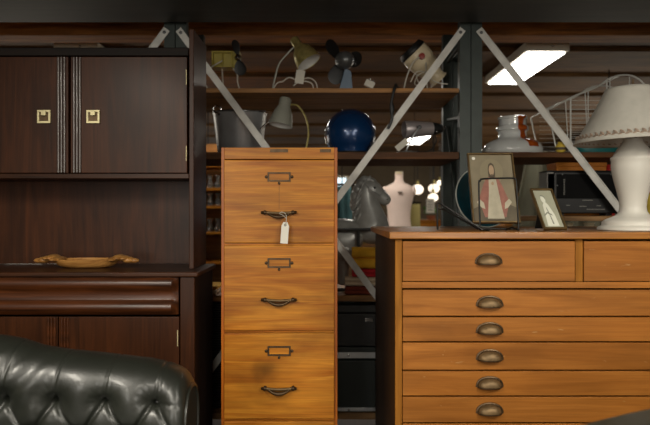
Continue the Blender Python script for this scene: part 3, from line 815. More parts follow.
# ------------------------------------------------------------------ right rack: jar, cage, radio
a = At(512.5, 3.3, ZMID + .0005); s = a.s
t = thing('glass_jar', 'big clear glass jar with an amber drip on the rack shelf above the print', 'jar', a.loc)
prof = [(0, 0), (.142, 0), (.153, .012), (.153, .04), (.142, .062), (.12, .078), (.085, .09), (.073, .1), (.071, .125), (.075, .13), (.083, .134), (.084, .15), (.078, .156), (.07, .16), (.07, .19), (.076, .193), (.076, .203), (.07, .206)]
inner = [(max(r - .007, 0), max(z, .008) if i < 3 else z - .002) for i, (r, z) in enumerate(prof[1:])][::-1]
inner = [(r, min(z, .206)) for r, z in inner] + [(0, .009)]
mb = MB(); mb.lathe(prof + inner, 56); mb.build('vessel', M['jar_glass'], t, smooth=50)
mb = MB(); a0 = math.radians(-68)
sub = [(r + .0015, z) for r, z in prof[3:]]
def fn(u, v):
    i = v * (len(sub) - 1); j = min(int(i), len(sub) - 2); f = i - j
    r_ = sub[j][0] * (1 - f) + sub[j + 1][0] * f; z_ = sub[j][1] * (1 - f) + sub[j + 1][1] * f
    half = .24 + .07 * math.sin(v * 9) ** 2 - .03 * math.cos(v * 17)
    an = a0 + .04 + .10 * math.sin(v * 6 + .5) + (u - .5) * 2 * half
    return (r_ * math.cos(an), r_ * math.sin(an), z_)
mb.grid(fn, 12, 60); mb.build('drip', M['amber'], t, solid=.0015, smooth=70)

a = At(590, 3.22, ZMID + .0005)
t = thing('wire_cage', 'chrome wire cage with an arched top on the rack behind the lamp shade', 'cage', a.loc)
arch = [(542, 150), (541, 113), (566, 100), (588, 91), (600, 83), (612, 79.5), (624, 80.5), (634, 88), (640, 100), (642, 120), (642, 150)]
dy0, dy1 = -.10, .16
fr = MB()
for y in (dy0, dy1):
    pts = bez([a.p(x, yy, y) for x, yy in arch[1:10]], 60)
    pts = [a.p(550, 156.5, y)] + pts + [a.p(642, 156.5, y)]
    pts[0].z = .004; pts[-1].z = .004
    fr.tube(pts, .0045, 8)
    p, q = a.p(550, 0, y), a.p(642, 0, y); p.z = q.z = .004; fr.tube([p, q], .0034, 8)
for x, yy in ((541, 113), (566, 100), (590, 90), (612, 79.5), (634, 88)):
    fr.tube([a.p(x, yy, dy0), a.p(x, yy, dy1)], .0026, 6)
for x in (550, 642):
    p, q = a.p(x, 0, dy0), a.p(x, 0, dy1); p.z = q.z = .004; fr.tube([p, q], .0034, 8)
fr.build('frame', M['cage'], t)
wr = MB()
for x, top in ((558, 105), (563, 102), (577, 96), (580, 95), (598, 85), (601, 83), (620, 81)):
    p = a.p(x, top, dy0); q = a.p(x + (3 if x in (558, 577) else 0), 150, dy0); q.z = .004; wr.tube([p, q], (.004 if x in (563, 598) else .0026), 6)
wr.build('upright_wire', M['cage'], t)
for y in (dy0 - .002, dy1):
    w2 = MB()
    for k in range(11):
        yy = 148 - k * 4.4
        w2.tube([a.p(563 if y < 0 else 550, yy, y), a.p(641.5, yy, y)], .0014, 5)
    w2.build('bar_wires', M['cage'], t)
mb = MB(); p = [a.p(549, 150, dy0 - .004), a.p(542.5, 115, dy0 - .004), a.p(556, 107, dy0 - .004), a.p(561, 150, dy0 - .004)]
mb.prism([(v.x, v.z) for v in p], dy0 - .007, dy0 - .005); mb.build('clear_panel', M['plastic_clear'], t, smooth=0)

a = At(598, 3.08, ZMID + .0005)
t = thing('teal_tray', 'teal enamel tray under the edge of the parchment lamp shade on the rack', 'tray', (a.x0, 3.085, ZMID + .0005))
mb = MB(); mb.lathe([(0, 0), (.085, 0), (.11, .03), (.112, .033), (.106, .031), (.083, .004), (0, .004)], 36, sx=1, sy=.24); mb.build('dish', M['teal'], t)
MB().tube([(.109 * math.cos(2 * PI * i / 40), .109 * .24 * math.sin(2 * PI * i / 40), .033) for i in range(40)], .0025, 6, closed=True).build('rim', M['plate_rim'], t)
a = At(560.5, 3.078, ZMID + .0005)
t = thing('yellow_pot', 'small yellow glazed pot at the foot of the wire cage', 'pot', (a.x0, 3.078, ZMID + .0005))
mb = MB(); mb.lathe([(0, 0), (.016, 0), (.025, .012), (.026, .026), (.018, .04), (.012, .045), (.014, .05), (.01, .05), (.009, .044), (0, .04)], 24); mb.build('body', M['yellow_glaze'], t)
MB().lathe([(.0245, .011), (.0262, .014), (.0268, .02), (.0262, .024)], 24).build('glaze_band', M['print_hair'], t)

# black radio
a = At(580, 3.2, ZRAD + .0005); w = .16; h = .218
t = thing('radio_set', 'black radio set seen from behind, on the pale rack board beside the lamp', 'radio', (a.x0, 3.12, ZRAD + .0005))
MB().box(-w, w, 0, .12, .012, h).build('case', M['black_plastic'], t, bevel=.006, seg=3)
MB().box(-w - .035, w, -.006, .125, h + .0005, h + .006).build('lid', M['wire_black'], t, bevel=.002)
MB().box(-w + .012, w - .012, -.003, -.0002, .085, h - .012).build('back_panel', M['black_matt'], t, bevel=.001)
m = MB()
for i in range(14): m.box(-w - .034, -w - .001, .002 + i * .0085, .006 + i * .0085, .07, h - .002)
m.box(-w - .03, -w - .001, .002, .12, .068, h - .01); m.build('side_grille', M['grey_plastic'], t, smooth=0)
m = MB()
for x, z, l in ((-.02, .075, .05), (-.035, .045, .034), (.05, .048, .02), (-.1, .05, .018), (.0, .03, .09)): m.box(x, x + l, -.002, -.0002, z, z + .004)
m.build('socket_strip', M['grey_plastic'], t, smooth=0)
m = MB()
for x, z in ((-.12, .205), (.0, .205), (.12, .205), (-.145, .15)): m.ball((x, -.003, z), (.004, .002, .004), 8)
m.build('screw', M['gunmetal'], t)
m = MB()
for i in range(10): m.box(-.115, -.108, -.0045, -.003, .105 + i * .008, .109 + i * .008)
m.build('vent', M['grey_plastic'], t, smooth=0)
for x in (-.12, .12): MB().box(x - .015, x + .015, .02, .1, 0, .0115).build('foot', M['black_plastic'], t)
# cream vases on the lower board, only their shoulders show over the chest
VG = 'cream vases below the radio'
v0 = None
for px in (568, 589, 610):
    if v0 is None:
        v0 = thing('cream_vase', 'cream vase whose neck shows below the black radio', 'vase', (PX(px, 3.2), 3.2, ZLOW + .0005), group=VG)
        MB().lathe([(0, 0), (.03, 0), (.045, .1), (.045, .2), (.028, .3), (.022, .335), (.03, .348), (.02, .348), (0, .33)], 24).build('body', M['cream'], v0)
    else:
        c = copy_tree(v0); c.location = (PX(px, 3.2), 3.2, ZLOW + .0005)

# ------------------------------------------------------------------ left rack, top shelf
ZT = ZTOP + .0008
# yellow fan
a = At(226, 3.25, ZT); s = a.s
t = thing('yellow_fan', 'small olive yellow box fan with black blades at the left end of the top shelf', 'fan', a.loc)
m = MB(); x0_, x1_ = a.p(213, 0).x, a.p(234, 0).x; z0_, z1_ = a.p(0, 69).z, a.p(0, 53).z
m.box(x0_, x1_, -.045, .045, z0_, z0_ + .009); m.box(x0_, x1_, -.045, .045, z1_ - .009, z1_)
m.box(x0_, x0_ + .009, -.045, .045, z0_ + .009, z1_ - .009); m.box(x1_ - .009, x1_, -.045, .045, z0_ + .009, z1_ - .009)
m.box((x0_ + x1_) / 2 - .003, (x0_ + x1_) / 2 + .003, -.044, -.03, z0_ + .009, z1_ - .009)
m.box(x0_ + .009, x1_ - .009, -.03, .04, z0_ + .009, z1_ - .009)
m.prism([(x1_ + .001, z0_ - .005), (x1_ + .03, z0_ - .002), (x1_ + .035, z1_), (x1_ + .001, z1_)], -.04, .03)
m.build('housing', M['yellow'], t, bevel=.002)
m = MB(); hub = a.p(239.5, 60, -.05); axd = Vector((.66, -.75, 0)).normalized()
m.lathe([(0, -.012), (.016, -.01), (.018, .004), (.012, .014), (0, .018)], 18, hub, axd); m.build('hub', M['chrome'], t)
q = Vector((0, 0, 1)).rotation_difference(axd)
def blades(t, hub, axd, n, a0, L, wd, m):
    q = Vector((0, 0, 1)).rotation_difference(axd).to_matrix().to_4x4()
    up = q.inverted() @ Vector((0, 0, 1)); base = math.atan2(up.y, up.x)
    for k in range(n):
        an = base + a0 + 2 * PI * k / n
        mm = q @ Matrix.Rotation(an, 4, 'Z') @ Matrix.Rotation(.3, 4, 'X')
        mb = MB(); mb.ball((0, 0, 0), (L / 2, wd / 2, .003), 18)
        for v in mb.bm.verts:
            v.co.x += L / 2 + .012; v.co.y *= .65 + .5 * (v.co.x / L)
            v.co = hub + mm @ v.co
        mb.build('blade', m, t)
blades(t, hub, axd, 2, math.radians(14), .078, .064, M['black_plastic'])
m = MB(); m.tube(bez([a.p(224, 63, -.05), a.p(213, 71, -.07), a.p(206, 80, -.07), a.p(207, 85, -.06), Vector((a.p(211, 0).x, -.05, .003))], 24), .0035, 6)
m.tube(bez([a.p(234, 70, -.03), a.p(238, 76, -.03), a.p(238.5, 84, -.03), Vector((a.p(242, 0).x, -.03, .003))], 20), .0035, 6)
m.tube([Vector((a.p(211, 0).x, -.05, .003)), Vector((a.p(211, 0).x, .06, .003)), Vector((a.p(242, 0).x, .06, .003)), Vector((a.p(242, 0).x, -.03, .003))], .0035, 6)
m.tube([a.p(222, 69, .0), Vector((a.p(222, 0).x, .06, .003))], .0035, 6)
m.build('wire_stand', M['cord_white'], t)

def gooseneck(name, label, a, capc, mouth, rc, rm, arm, base_px, mats, tilt_y, base_r=.055, dyb=0.0):
    t = thing(name, label, 'desk lamp', a.loc)
    A, B = a.p(*capc), a.p(*mouth); ax = (B - A); L = ax.length; ax = Vector((ax.x, tilt_y * L, ax.z)).normalized()
    s = a.s; rc *= s; rm *= s
    pr_ = [(0, 0), (rc * .8, 0), (rc, L * .04), (rc, L * .30), (rc * 1.12, L * .34), (rm * .72, L * .5), (rm * .9, L * .75), (rm, L), (rm * .97, L * .995), (rm * .86, L * .74), (rm * .66, L * .5), (rc * .9, L * .36), (0, L * .34)]
    sh = MB().lathe(pr_, 40, A, ax).build('lamp_shade', mats[0], t, smooth=50)
    MB().lathe([(rm * .955, L * .985), (rm * .835, L * .74), (rm * .63, L * .5), (0, L * .42)], 40, A, ax).build('shade_lining', M['lamp_white'], sh, smooth=60)
    MB().ball(A + ax * L * .66, (rm * .38,) * 3, 14).build('bulb', M['lamp_white'], sh)
    pts = [a.p(x, y, dyb) for x, y in arm[:-1]]
    bp = a.p(base_px, 0, dyb); bp.z = .02; pts.append(bp)
    j = A + ax * L * .22; 
    pts[0] = j + (pts[1] - j).normalized() * rc * .9
    MB().tube(bez(pts, 40), .0045, 8).build('arm', mats[1], t)
    MB().lathe([(0, 0), (base_r, 0), (base_r, .008), (base_r * .6, .016), (.008, .022), (0, .022)], 32, (bp.x, dyb, 0)).build('base', mats[2], t)
    return t
a = At(285, 3.25, ZT)
t = gooseneck('brass_desk_lamp', 'brass gooseneck desk lamp between the yellow fan and the dark fan', a, (293.5, 38.5), (309.5, 64), 4.7, 13.2,
              [(295, 50), (288, 53), (279, 64), (275, 78), (273, 92)], 272, (M['brass'], M['grey_enamel'], M['chrome']), -.16, .045)
m = MB()
m.tube(bez([a.p(283, 84, -.05), a.p(290, 80, -.06), a.p(299, 83, -.06), a.p(309, 80, -.05), a.p(316, 84, -.03), Vector((a.p(318, 0).x, -.02, .004))], 40), .003, 6)
m.tube(bez([Vector((a.p(272, 0).x, -.03, .012)), a.p(278, 85, -.05), a.p(283, 84, -.05)], 14), .003, 6)
m.tube(bez([a.p(294, 88, -.06), a.p(302, 84, -.07), a.p(312, 86, -.06), Vector((a.p(314, 0).x, -.05, .004))], 24), .003, 6)
m.build('cord', M['cord_white'], t)
mm = Matrix.Translation(a.p(300.5, 80, -.075)) @ Matrix.Rotation(.15, 4, 'Y')
MB().box(-.022, .022, -.002, .002, -.034, .034, mm).build('price_tag', M['cord_white'], t, smooth=0)

# dark desk fan
a = At(346, 3.25, ZT); s = a.s
t = thing('dark_fan', 'dark metal desk fan with black blades in the middle of the top shelf', 'fan', a.loc)
hub = a.p(341, 61, .0); axd = Vector((-.45, .88, .1)).normalized()
m = MB(); m.lathe([(0, -.075), (.02, -.07), (.04, -.05), (.046, -.025), (.044, 0), (.03, .012), (0, .014)], 28, hub - axd * .018, axd)
m.build('motor', M['gunmetal'], t); MB().ball(a.p(354, 61, .03), (.013, .015, .02), 14).build('switch_knob', M['black_plastic'], t)
MB().lathe([(0, 0), (.017, .0), (.014, .016), (0, .02)], 18, hub + axd * .0, axd).build('hub', M['gunmetal'], t)
blades(t, hub, axd, 3, math.radians(BL_A), .115, .085, M['black_plastic'])
m = MB(); m.prism([(a.p(338, 0).x, .012), (a.p(353, 0).x, .012), (a.p(351, 0).x, a.p(0, 72).z), (a.p(345, 0).x, a.p(0, 68).z)], -.02, .03); m.build('stand', M['blue_grey'], t, bevel=.004)
m = MB(); m.lathe([(0, 0), (.052, 0), (.05, .007), (.03, .0118), (0, .0118)], 28, (a.p(346, 0).x, 0, 0)); m.build('base', M['blue_grey'], t)

a = At(369, 3.1, ZT)
t = thing('plug_adaptor', 'small white plug block lying beside the dark fan on the top shelf', 'plug', (PX(368, 3.1), 3.1, ZT + .012))
mm = Matrix.Rotation(math.radians(26), 4, 'Y')
MB().box(-.024, .024, -.012, .012, 0, .034, mm).build('body', M['cord_white'], t, bevel=.003)
m = MB()
for x in (-.01, .01): m.box(x - .002, x + .002, -.0035, .0035, .0345, .046, mm)
m.build('pin', M['chrome'], t)

# cream heat lamp
a = At(424, 3.25, ZT); s = a.s
t = thing('cream_heat_lamp', 'cream bullet-shaped heat lamp with a red knob at the right of the top shelf', 'heat lamp', a.loc)
A, B = a.p(410, 49, 0), a.p(439.5, 78.5, 0); ax = (B - A).normalized(); ax = Vector((ax.x, .12, ax.z)).normalized()
pr_ = [(11.5, 0), (13.5, 2), (14.6, 8), (14.2, 16), (12.6, 24), (10.2, 31), (8.2, 37), (8.8, 40.5), (10.2, 42), (9.8, 43), (6, 43), (0, 42)]
hd = MB().lathe([(0, 3 * s), (10.4 * s, 3 * s), (10.6 * s, 0)] + [(r * s, z * s) for r, z in pr_], 40, A, ax).build('head', M['cream'], t, smooth=50)
MB().lathe([(10.5 * s, .2 * s), (12.6 * s, -.6 * s), (13.9 * s, 2.4 * s), (14.5 * s, 5 * s)], 40, A, ax).build('mouth_ring', M['black_plastic'], hd, solid=.003)
MB().lathe([(0, 2.4 * s), (10.3 * s, 2.4 * s), (10.3 * s, .5 * s), (0, -.8 * s)], 30, A, ax).build('grille', M['black_plastic'], hd)
kb = A + ax * 15 * s + Vector((-.004, -14.4 * s, 0))
MB().lathe([(0, 0), (.017, 0), (.015, .014), (0, .016)], 18, kb, (0, -1, 0)).build('knob', M['red'], t)
m = MB(); p0 = kb + Vector((0, -.008, 0))
m.tube(bez([p0, a.p(411, 66, -.08), a.p(405, 80, -.07), Vector((a.p(402, 0).x, -.05, .004))], 20), .0035, 6)
m.tube(bez([A + ax * 15 * s + Vector((0, 14.6 * s, 0)), a.p(420, 75, .1), Vector((a.p(432, 0).x, .08, .004))], 16), .0035, 6)
m.tube([Vector((a.p(402, 0).x, -.05, .004)), Vector((a.p(438, 0).x, -.06, .004)), Vector((a.p(438, 0).x, .08, .004)), Vector((a.p(402, 0).x, .08, .004)), Vector((a.p(402, 0).x, -.05, .004))], .0035, 6)
m.tube(bez([A + ax * 15 * s + Vector((.02, -.06, -.02)), a.p(424, 78, -.07), Vector((a.p(426, 0).x, -.055, .004))], 12), .0035, 6)
m.build('wire_stand', M['cord_white'], t)
m = MB()
lp = [a.p(408 + 0, 86, -.1), a.p(413, 77, -.1), a.p(420, 76, -.1), a.p(424, 82, -.1), a.p(419, 89, -.1), a.p(412, 88, -.1), a.p(415, 80, -.11), a.p(423, 77, -.11), a.p(429, 84, -.1), a.p(436, 87, -.1), a.p(444, 88, -.1)]
m.tube(bez(lp, 80), .0028, 6); m.build('cord', M['cord_white'], t)
# dark strap over the shelf edge
a = At(393, 3.03, 1.6)
m = MB(); m.tube(bez([(PX(400, 3.02), 3.10, ZTOP + .0095), (PX(397, 3.02), 3.055, ZTOP + .011), (PX(396, 3.02), 3.034, ZTOP + .008), (PX(394, 3.02), 3.026, ZTOP - .02), (PX(391, 3.02), 3.022, 1.66), (PX(392, 3.02), 3.02, 1.60), (PX(388, 3.02), 3.024, 1.55)], 40), .0075, 8)
m.ball((PX(392, 3.02), 3.02, 1.645), (.012, .006, .03), 10)
tag(m.build('black_strap', M['black_plastic']), 'black cable hanging over the edge of the top shelf behind the brace', 'cable')

# ------------------------------------------------------------------ left rack, middle shelf
ZM = ZMID + .0008
a = At(240, 3.22, ZM); s = a.s
t = thing('metal_pail', 'shiny aluminium pail with a ring handle behind the filing cabinet', 'pail', a.loc)
H = a.p(0, 114).z
m = MB(); m.lathe([(0, 0), (.108, 0), (.112, .006), (.135, H - .01), (.139, H - .004), (.137, H), (.131, H - .006), (.106, .008), (0, .006)], 56); m.build('body', M['aluminium'], t, smooth=50)
MB().tube([(.137 * math.cos(2 * PI * i / 56), .137 * math.sin(2 * PI * i / 56), H) for i in range(56)], .0042, 8, closed=True).build('rim', M['chrome'], t)
m = MB(); e = a.p(220.5, 112.5, -.10); m.tube([e + Vector((.02 * math.cos(2 * PI * i / 24), -.004, .017 * math.sin(2 * PI * i / 24))) for i in range(24)], .0045, 8, closed=True)
m.ball(a.p(224, 117, -.098), (.02, .006, .008), 12); m.build('ring_handle', M['chrome'], t)
m = MB(); m.tube([(.135 * math.cos(x), .14 * math.sin(x) * .98 - .004, H + .012 - .018 * math.sin(-x)) for x in [PI + .75 + (PI - .9) * i / 30 for i in range(31)]], .003, 6); m.build('bail', M['gunmetal'], t)

a = At(285, 3.1, ZM)
t = gooseneck('grey_desk_lamp', 'grey enamel desk lamp with a bent arm behind the top of the filing cabinet', a, (286, 98), (280.5, 126), 6.0, 12.2,
              [(290, 103), (298, 106), (306, 118), (308.5, 134), (307, 152)], 306, (M['grey_enamel'], M['brass'], M['grey_enamel']), -.1, .05)
m = MB(); m.tube([a.p(270, 122, -.03), a.p(264, 127, -.03), a.p(261, 130, -.03)], .004, 8); m.build('switch', M['chrome'], t)

# blue helmet
a = At(350.5, 3.2, ZM); s = a.s
t = thing('blue_helmet', 'round glossy dark blue helmet on the middle shelf of the rack', 'helmet', a.loc)
R = 25.0 * s; zc = R * .82
pr_ = [(0, R + zc)] + [(R * math.sin(x), zc + R * math.cos(x)) for x in [PI * (.05 + .64 * i / 22) for i in range(23)]] + [(R * .80, .002)]
m = MB(); m.lathe(pr_ + [(R * .76, .004)] + [((R - .02) * math.sin(x), zc + (R - .02) * math.cos(x)) for x in [PI * (.66 - .6 * i / 12) for i in range(13)]] + [(0, zc + R - .02)], 56)
m.build('shell', M['blue_gloss'], t, smooth=60)
MB().tube([(R * .8 * math.cos(2 * PI * i / 48), R * .8 * math.sin(2 * PI * i / 48), .006) for i in range(48)], .0055, 8, closed=True).build('edge_trim', M['black_plastic'], t)
MB().tube([(R * 1.004 * math.cos(x), .03, zc + R * 1.004 * math.sin(x)) for x in [-.62 + (PI + 1.24) * i / 60 for i in range(61)]], .0042, 8).build('outline_ring', M['chrome'], t)  # thin pale ring around the outline of the dome

# silver floodlamp
a = At(422, 3.15, ZM); s = a.s
t = thing('silver_floodlamp', 'silver cylindrical floodlamp with a black socket on the middle shelf', 'floodlamp', a.loc)
A, B = a.p(404, 129.5, 0), a.p(433, 128, 0); ax = Vector(((B - A).x, .03, (B - A).z)); L = ax.length; ax.normalize()
m = MB(); m.lathe([(8.4 * s, 0), (8.8 * s, .004), (8.2 * s, L * .4), (6.6 * s, L), (0, L), (6.2 * s, L - .004), (7.9 * s, L * .4), (8.2 * s, 0)], 40, A, ax); m.build('head', M['flood_silver'], t, smooth=50)
MB().lathe([(0, 0), (6.4 * s, 0), (6.2 * s, .02), (5.0 * s, .035), (4.4 * s, .05), (2.6 * s, .058), (0, .058)], 28, A + ax * (L + .0005), ax).build('socket', M['black_plastic'], t, smooth=50)
m = MB(); m.ball(A + ax * (L + .062), (.008, .008, .009), 12); m.ball(A + ax * (L + .066) + Vector((0, 0, .006)), .005, 10); m.ball(A + ax * (L + .02) + Vector((.0, -.034, -.02)), .006, 10); m.build('terminal', M['chrome'], t)
kn = a.p(418, 128.5, -.043)
MB().lathe([(0, 0), (.011, 0), (.01, .01), (0, .012)], 18, kn, (0, -1, 0)).build('knob', M['black_plastic'], t)
m = MB(); m.tube(bez([kn + Vector((0, -.004, 0)), a.p(412, 137, -.055), a.p(406.5, 148, -.05), Vector((a.p(405, 0).x, -.04, .006))], 18), .005, 8); m.build('arm', M['aluminium'], t)
MB().lathe([(0, 0), (.06, 0), (.058, .006), (.02, .011), (0, .011)], 28, (a.p(407, 0).x, -.02, 0)).build('base', M['gunmetal'], t)
m = MB(); m.tube(bez([a.p(434, 135, -.02), a.p(434.5, 142, -.05), a.p(430, 150, -.06), Vector((a.p(424, 0).x, -.06, .004)), Vector((a.p(415, 0).x, -.07, .004))], 24), .003, 6); m.build('cord', M['black_plastic'], t)
mm = Matrix.Translation(a.p(400.5, 146.0, -.06)) @ Matrix.Rotation(math.radians(50), 4, 'Y')
MB().box(-.015, .015, -.0012, .0012, -.034, .034, mm).build('price_tag', M['cord_white'], t, smooth=0)

# ------------------------------------------------------------------ spring horse
HD = 3.28; a = At(352, HD, ZLOW + .0008); s = a.s
t = thing('toy_horse', 'grey moulded ride-on toy horse looking out between filing cabinet and plan chest', 'toy horse', a.loc)
def skin(name, pts, edges, rad, m, parent, sub=2):
    me = bpy.data.meshes.new(name); me.from_pydata([tuple(p) for p in pts], edges, []); me.materials.append(m)
    o = bpy.data.objects.new(name, me); C.objects.link(o); o.parent = parent
    md = o.modifiers.new('k', 'SKIN'); md.use_smooth_shade = True; md.use_x_symmetry = False
    for v, r in zip(me.skin_vertices[0].data, rad): v.radius = r if isinstance(r, tuple) else (r, r)
    me.skin_vertices[0].data[0].use_root = True
    u = o.modifiers.new('u', 'SUBSURF'); u.levels = sub; u.render_levels = sub
    return o
pts = [a.p(296, 232), a.p(322, 231), a.p(348, 230), a.p(366, 231)]
rad = [(.075, .085), (.07, .08), (.075, .08), (.07, .075)]
ed = [(0, 1), (1, 2), (2, 3)]
for base, ch in ((2, ((347, 248), (342, 262), (343, 276), (340, 290))), (0, ((296, 246), (290, 260), (294, 274), (290, 290)))):
    for dy in (-.055, .055):
        n = len(pts); q = [a.p(x, y, dy) for x, y in ch]; q[-1].z = .026; pts += q
        rad += [.05, .042, .032, .032]; ed += [(base, n), (n, n + 1), (n + 1, n + 2), (n + 2, n + 3)]
skin('body', pts, ed, rad, M['horse'], t)
def loft(mb, secs, n=24):
    """secs: (px, py, half width in the side view, half thickness, roll of the section)"""
    rings = []
    for i, (x, y, hw_, hd_) in enumerate(secs):
        p = a.p(x, y); p0 = a.p(*secs[max(i - 1, 0)][:2]); p1 = a.p(*secs[min(i + 1, len(secs) - 1)][:2])
        tn = (p1 - p0).normalized(); nv = Vector((tn.z, 0, -tn.x))
        rings.append([mb.bm.verts.new(p + nv * hw_ * s * math.cos(2 * PI * k / n) + Vector((0, 1, 0)) * hd_ * math.sin(2 * PI * k / n)) for k in range(n)])
    for A, B in zip(rings, rings[1:]):
        for k in range(n): mb._f([A[k], A[(k + 1) % n], B[(k + 1) % n], B[k]])
    mb._f(rings[0][::-1]); mb._f(rings[-1])
m = MB()
loft(m, [(369, 244, 15, .07), (370.5, 236, 19, .085), (371, 228, 19.5, .085), (370, 219, 17, .07), (368, 210, 14, .058), (366.5, 202, 12, .05), (365.5, 194, 10.5, .044), (365.5, 187, 9, .04), (366, 181.5, 6, .03), (366.3, 179, 2, .012)])
m.build('neck', M['horse'], t, subsurf=1, smooth=80)
m = MB()
loft(m, [(361.5, 184, 3, .02), (364, 185.5, 8, .036), (368.5, 188, 10.2, .043), (373, 190.8, 10.2, .043), (377, 193.6, 8.6, .037), (381, 196.4, 6.8, .031), (384.5, 199, 6.2, .03), (387, 200.8, 5.6, .028), (389, 202.2, 3.6, .019), (389.8, 202.8, 1.2, .008)])
m.build('head', M['horse'], t, subsurf=1, smooth=80)
# mane in wavy locks down the back of the neck, forelock on top
m = MB()
for i, (x, y, rx, rz) in enumerate([(371, 180.5, 6.5, 3.2), (366, 180, 6, 4), (361, 184, 5.5, 6), (357.5, 190, 5, 7), (355, 197.5, 5, 7.5), (354.5, 205, 5, 7.5), (357, 212, 5, 6), (360, 217, 5, 4)]):
    m.ball(a.p(x, y, -.006), (rx * s, .036, rz * s), 18, Matrix.Rotation(.45 - .1 * i, 4, 'Y'))
for i, (x, y) in enumerate([(362, 183), (359, 189), (357, 195), (356, 201), (357, 207), (359, 213)]):
    m.tube(bez([a.p(x + 4.5, y - 4, -.036), a.p(x + .5, y + 1.5, -.047), a.p(x - 1.5, y + 6, -.043), a.p(x - 4, y + 9, -.034)], 16), [.0045 + .004 * math.sin(PI * q / 15) for q in range(16)], 7)
m.build('mane', M['horse'], t, smooth=60)
for dy in (-.026, .026):
    m = MB(); m.lathe([(.012, 0), (.014, .01), (.008, .024), (0, .034)], 14, a.p(368, 181.5, dy), (.35, dy * 6, 1)); m.build('ear', M['horse'], t)
    m = MB(); m.ball(a.p(374, 188, dy * 1.5), (.008, .005, .006), 12); m.build('eye', M['horse_dark'], t)
    m = MB(); m.ball(a.p(386.5, 199.5, dy * 1.0), (.005, .003, .004), 8); m.build('nostril', M['horse_dark'], t)
m = MB()
def ring(cp, ax, ra, rb, r): 
    q = Vector((0, 0, 1)).rotation_difference(Vector(ax).normalized()); m.tube([cp + q @ Vector((ra * math.cos(2 * PI * i / 28), rb * math.sin(2 * PI * i / 28), 0)) for i in range(28)], r, 6, closed=True)
hv = (a.p(384, 199.5) - a.p(371, 188.5)); ring(a.p(380, 195.7), hv, .0375, .0345, .0035)
for dy in (-.036, .036): m.tube(bez([a.p(380, 195.7, dy), a.p(373, 191, dy * 1.24), a.p(366, 185, dy * 1.15)], 12), .003, 6)
m.build('bridle', M['horse'], t)
m = MB()
z = a.p(0, 229).z
for dy in (-.118, ): m.tube([Vector((a.p(318, 0).x, dy, z)), Vector((a.p(371, 0).x, dy, z))], .008, 8)
m.tube([Vector((a.p(357, 0).x, -.118, z)), Vector((a.p(358, 0).x, -.118, .02))], .0075, 8)
m.tube([Vector((a.p(322, 0).x, -.118, z)), Vector((a.p(322, 0).x, -.118, .02))], .0075, 8)
m.tube([Vector((a.p(310, 0).x, -.118, .012)), Vector((a.p(378, 0).x, -.118, .012))], .009, 8)
m.build('ride_frame', M['horse_dark'], t)

# folded textiles stacked beside the horse
TG = 'folded cloths beside the toy horse'
def folded(x0, x1, y0, y1, z0, z1, m, label, name='folded_cloth'):
    t = thing(name, label, 'cloth', ((x0 + x1) / 2, (y0 + y1) / 2, z0), group=TG)
    w, d, h = (x1 - x0) / 2, (y1 - y0) / 2, z1 - z0; n = 2
    mb = MB()
    for k in range(n):
        zc = h * (k + .5) / n; r = h / n / 2 * .97
        mb.grid(lambda u, v, zc=zc, r=r: ((-w + 2 * w * u), (-d + r + .0) - r * math.sin(PI * v) if True else 0, zc - r * math.cos(PI * v) + .001 * math.sin(u * 20 + k)), 14, 9)
        mb.box(-w, w, -d + r, d, zc - r, zc + r)
    mb.build('fold', m, t, smooth=50)
yz = [294, 286.5, 277.5, 267.5, 250]
xs = (PX(346, 3.1), PX(455, 3.1))
Z0 = ZLOW + .001
hs = [PZ(q, 3.09) for q in (285.6, 276.6, 268.6, 247)]
zs = [Z0] + hs
for i, (mm_, lb) in enumerate(((M['cloth_maroon'], 'rust brown folded cloth at the bottom of the cloth pile beside the plan chest'), (M['cloth_cream'], 'oatmeal folded cloth second from the bottom of the cloth pile'),
                               (M['cloth_red'], 'crimson folded cloth under the mustard cloth'), (M['cloth_yellow'], 'mustard yellow folded cloth on top of the cloth pile'))):
    folded(PX((345, 345, 352, 352)[i], 3.1), xs[1], 3.058, 3.13, zs[i] + .001, zs[i + 1] - .001, mm_, lb)

# trunks stacked on the bottom shelf
def trunk(label, x0, x1, y0, y1, z0, z1, m, edge, handle):
    t = thing('trunk', label, 'trunk', ((x0 + x1) / 2, y0, z0), group='old trunks on the lower rack shelf')
    w = (x1 - x0) / 2; h = z1 - z0; d = y1 - y0
    MB().box(-w, w, 0, d, 0, h * .80 - .001).build('body', m, t, bevel=.006, seg=3)
    MB().box(-w, w, 0, d, h * .80, h).build('lid', m, t, bevel=.006, seg=3)
    MB().box(-w - .002, w + .002, -.003, -.0003, h * .83, h * .83 + .028).build('edge_strip', edge, t, bevel=.001)
    MB().box(-w - .002, w + .002, -.003, -.0003, .004, .022).build('edge_strip', edge if handle else M['aluminium'], t, bevel=.001)
    mb = MB()
    if handle:
        hx_ = PX(369, y0) - (x0 + x1) / 2
        mb.box(hx_ - .02, hx_ + .02, -.008, -.0005, h * .6, h * .6 + .018)
    else:
        for x in (-.3, -.1, .0, .1, .3): mb.ball((x, -.004, h * .83 + .014), (.006, .003, .006), 8); mb.ball((x, -.004, .012), (.006, .003, .006), 8)
    mb.build('catch' if handle else 'rivet', M['chrome'], t, bevel=.001)
xa, xb = PX(236, 3.07), PX(420, 3.07)
trunk('dark green trunk with a bare metal edge at the bottom, standing on the lowest shelf', xa, xb, 3.07, 3.5, ZBOT + .001, PZ(347, 3.07), M['trunk_green'], M['aluminium'], False)
trunk('black trunk with a small bright catch on top of the green trunk', xa + .01, xb - .01, 3.08, 3.5, PZ(347, 3.07) + .001, PZ(305, 3.08), M['trunk_black'], M['trunk_black'], True)

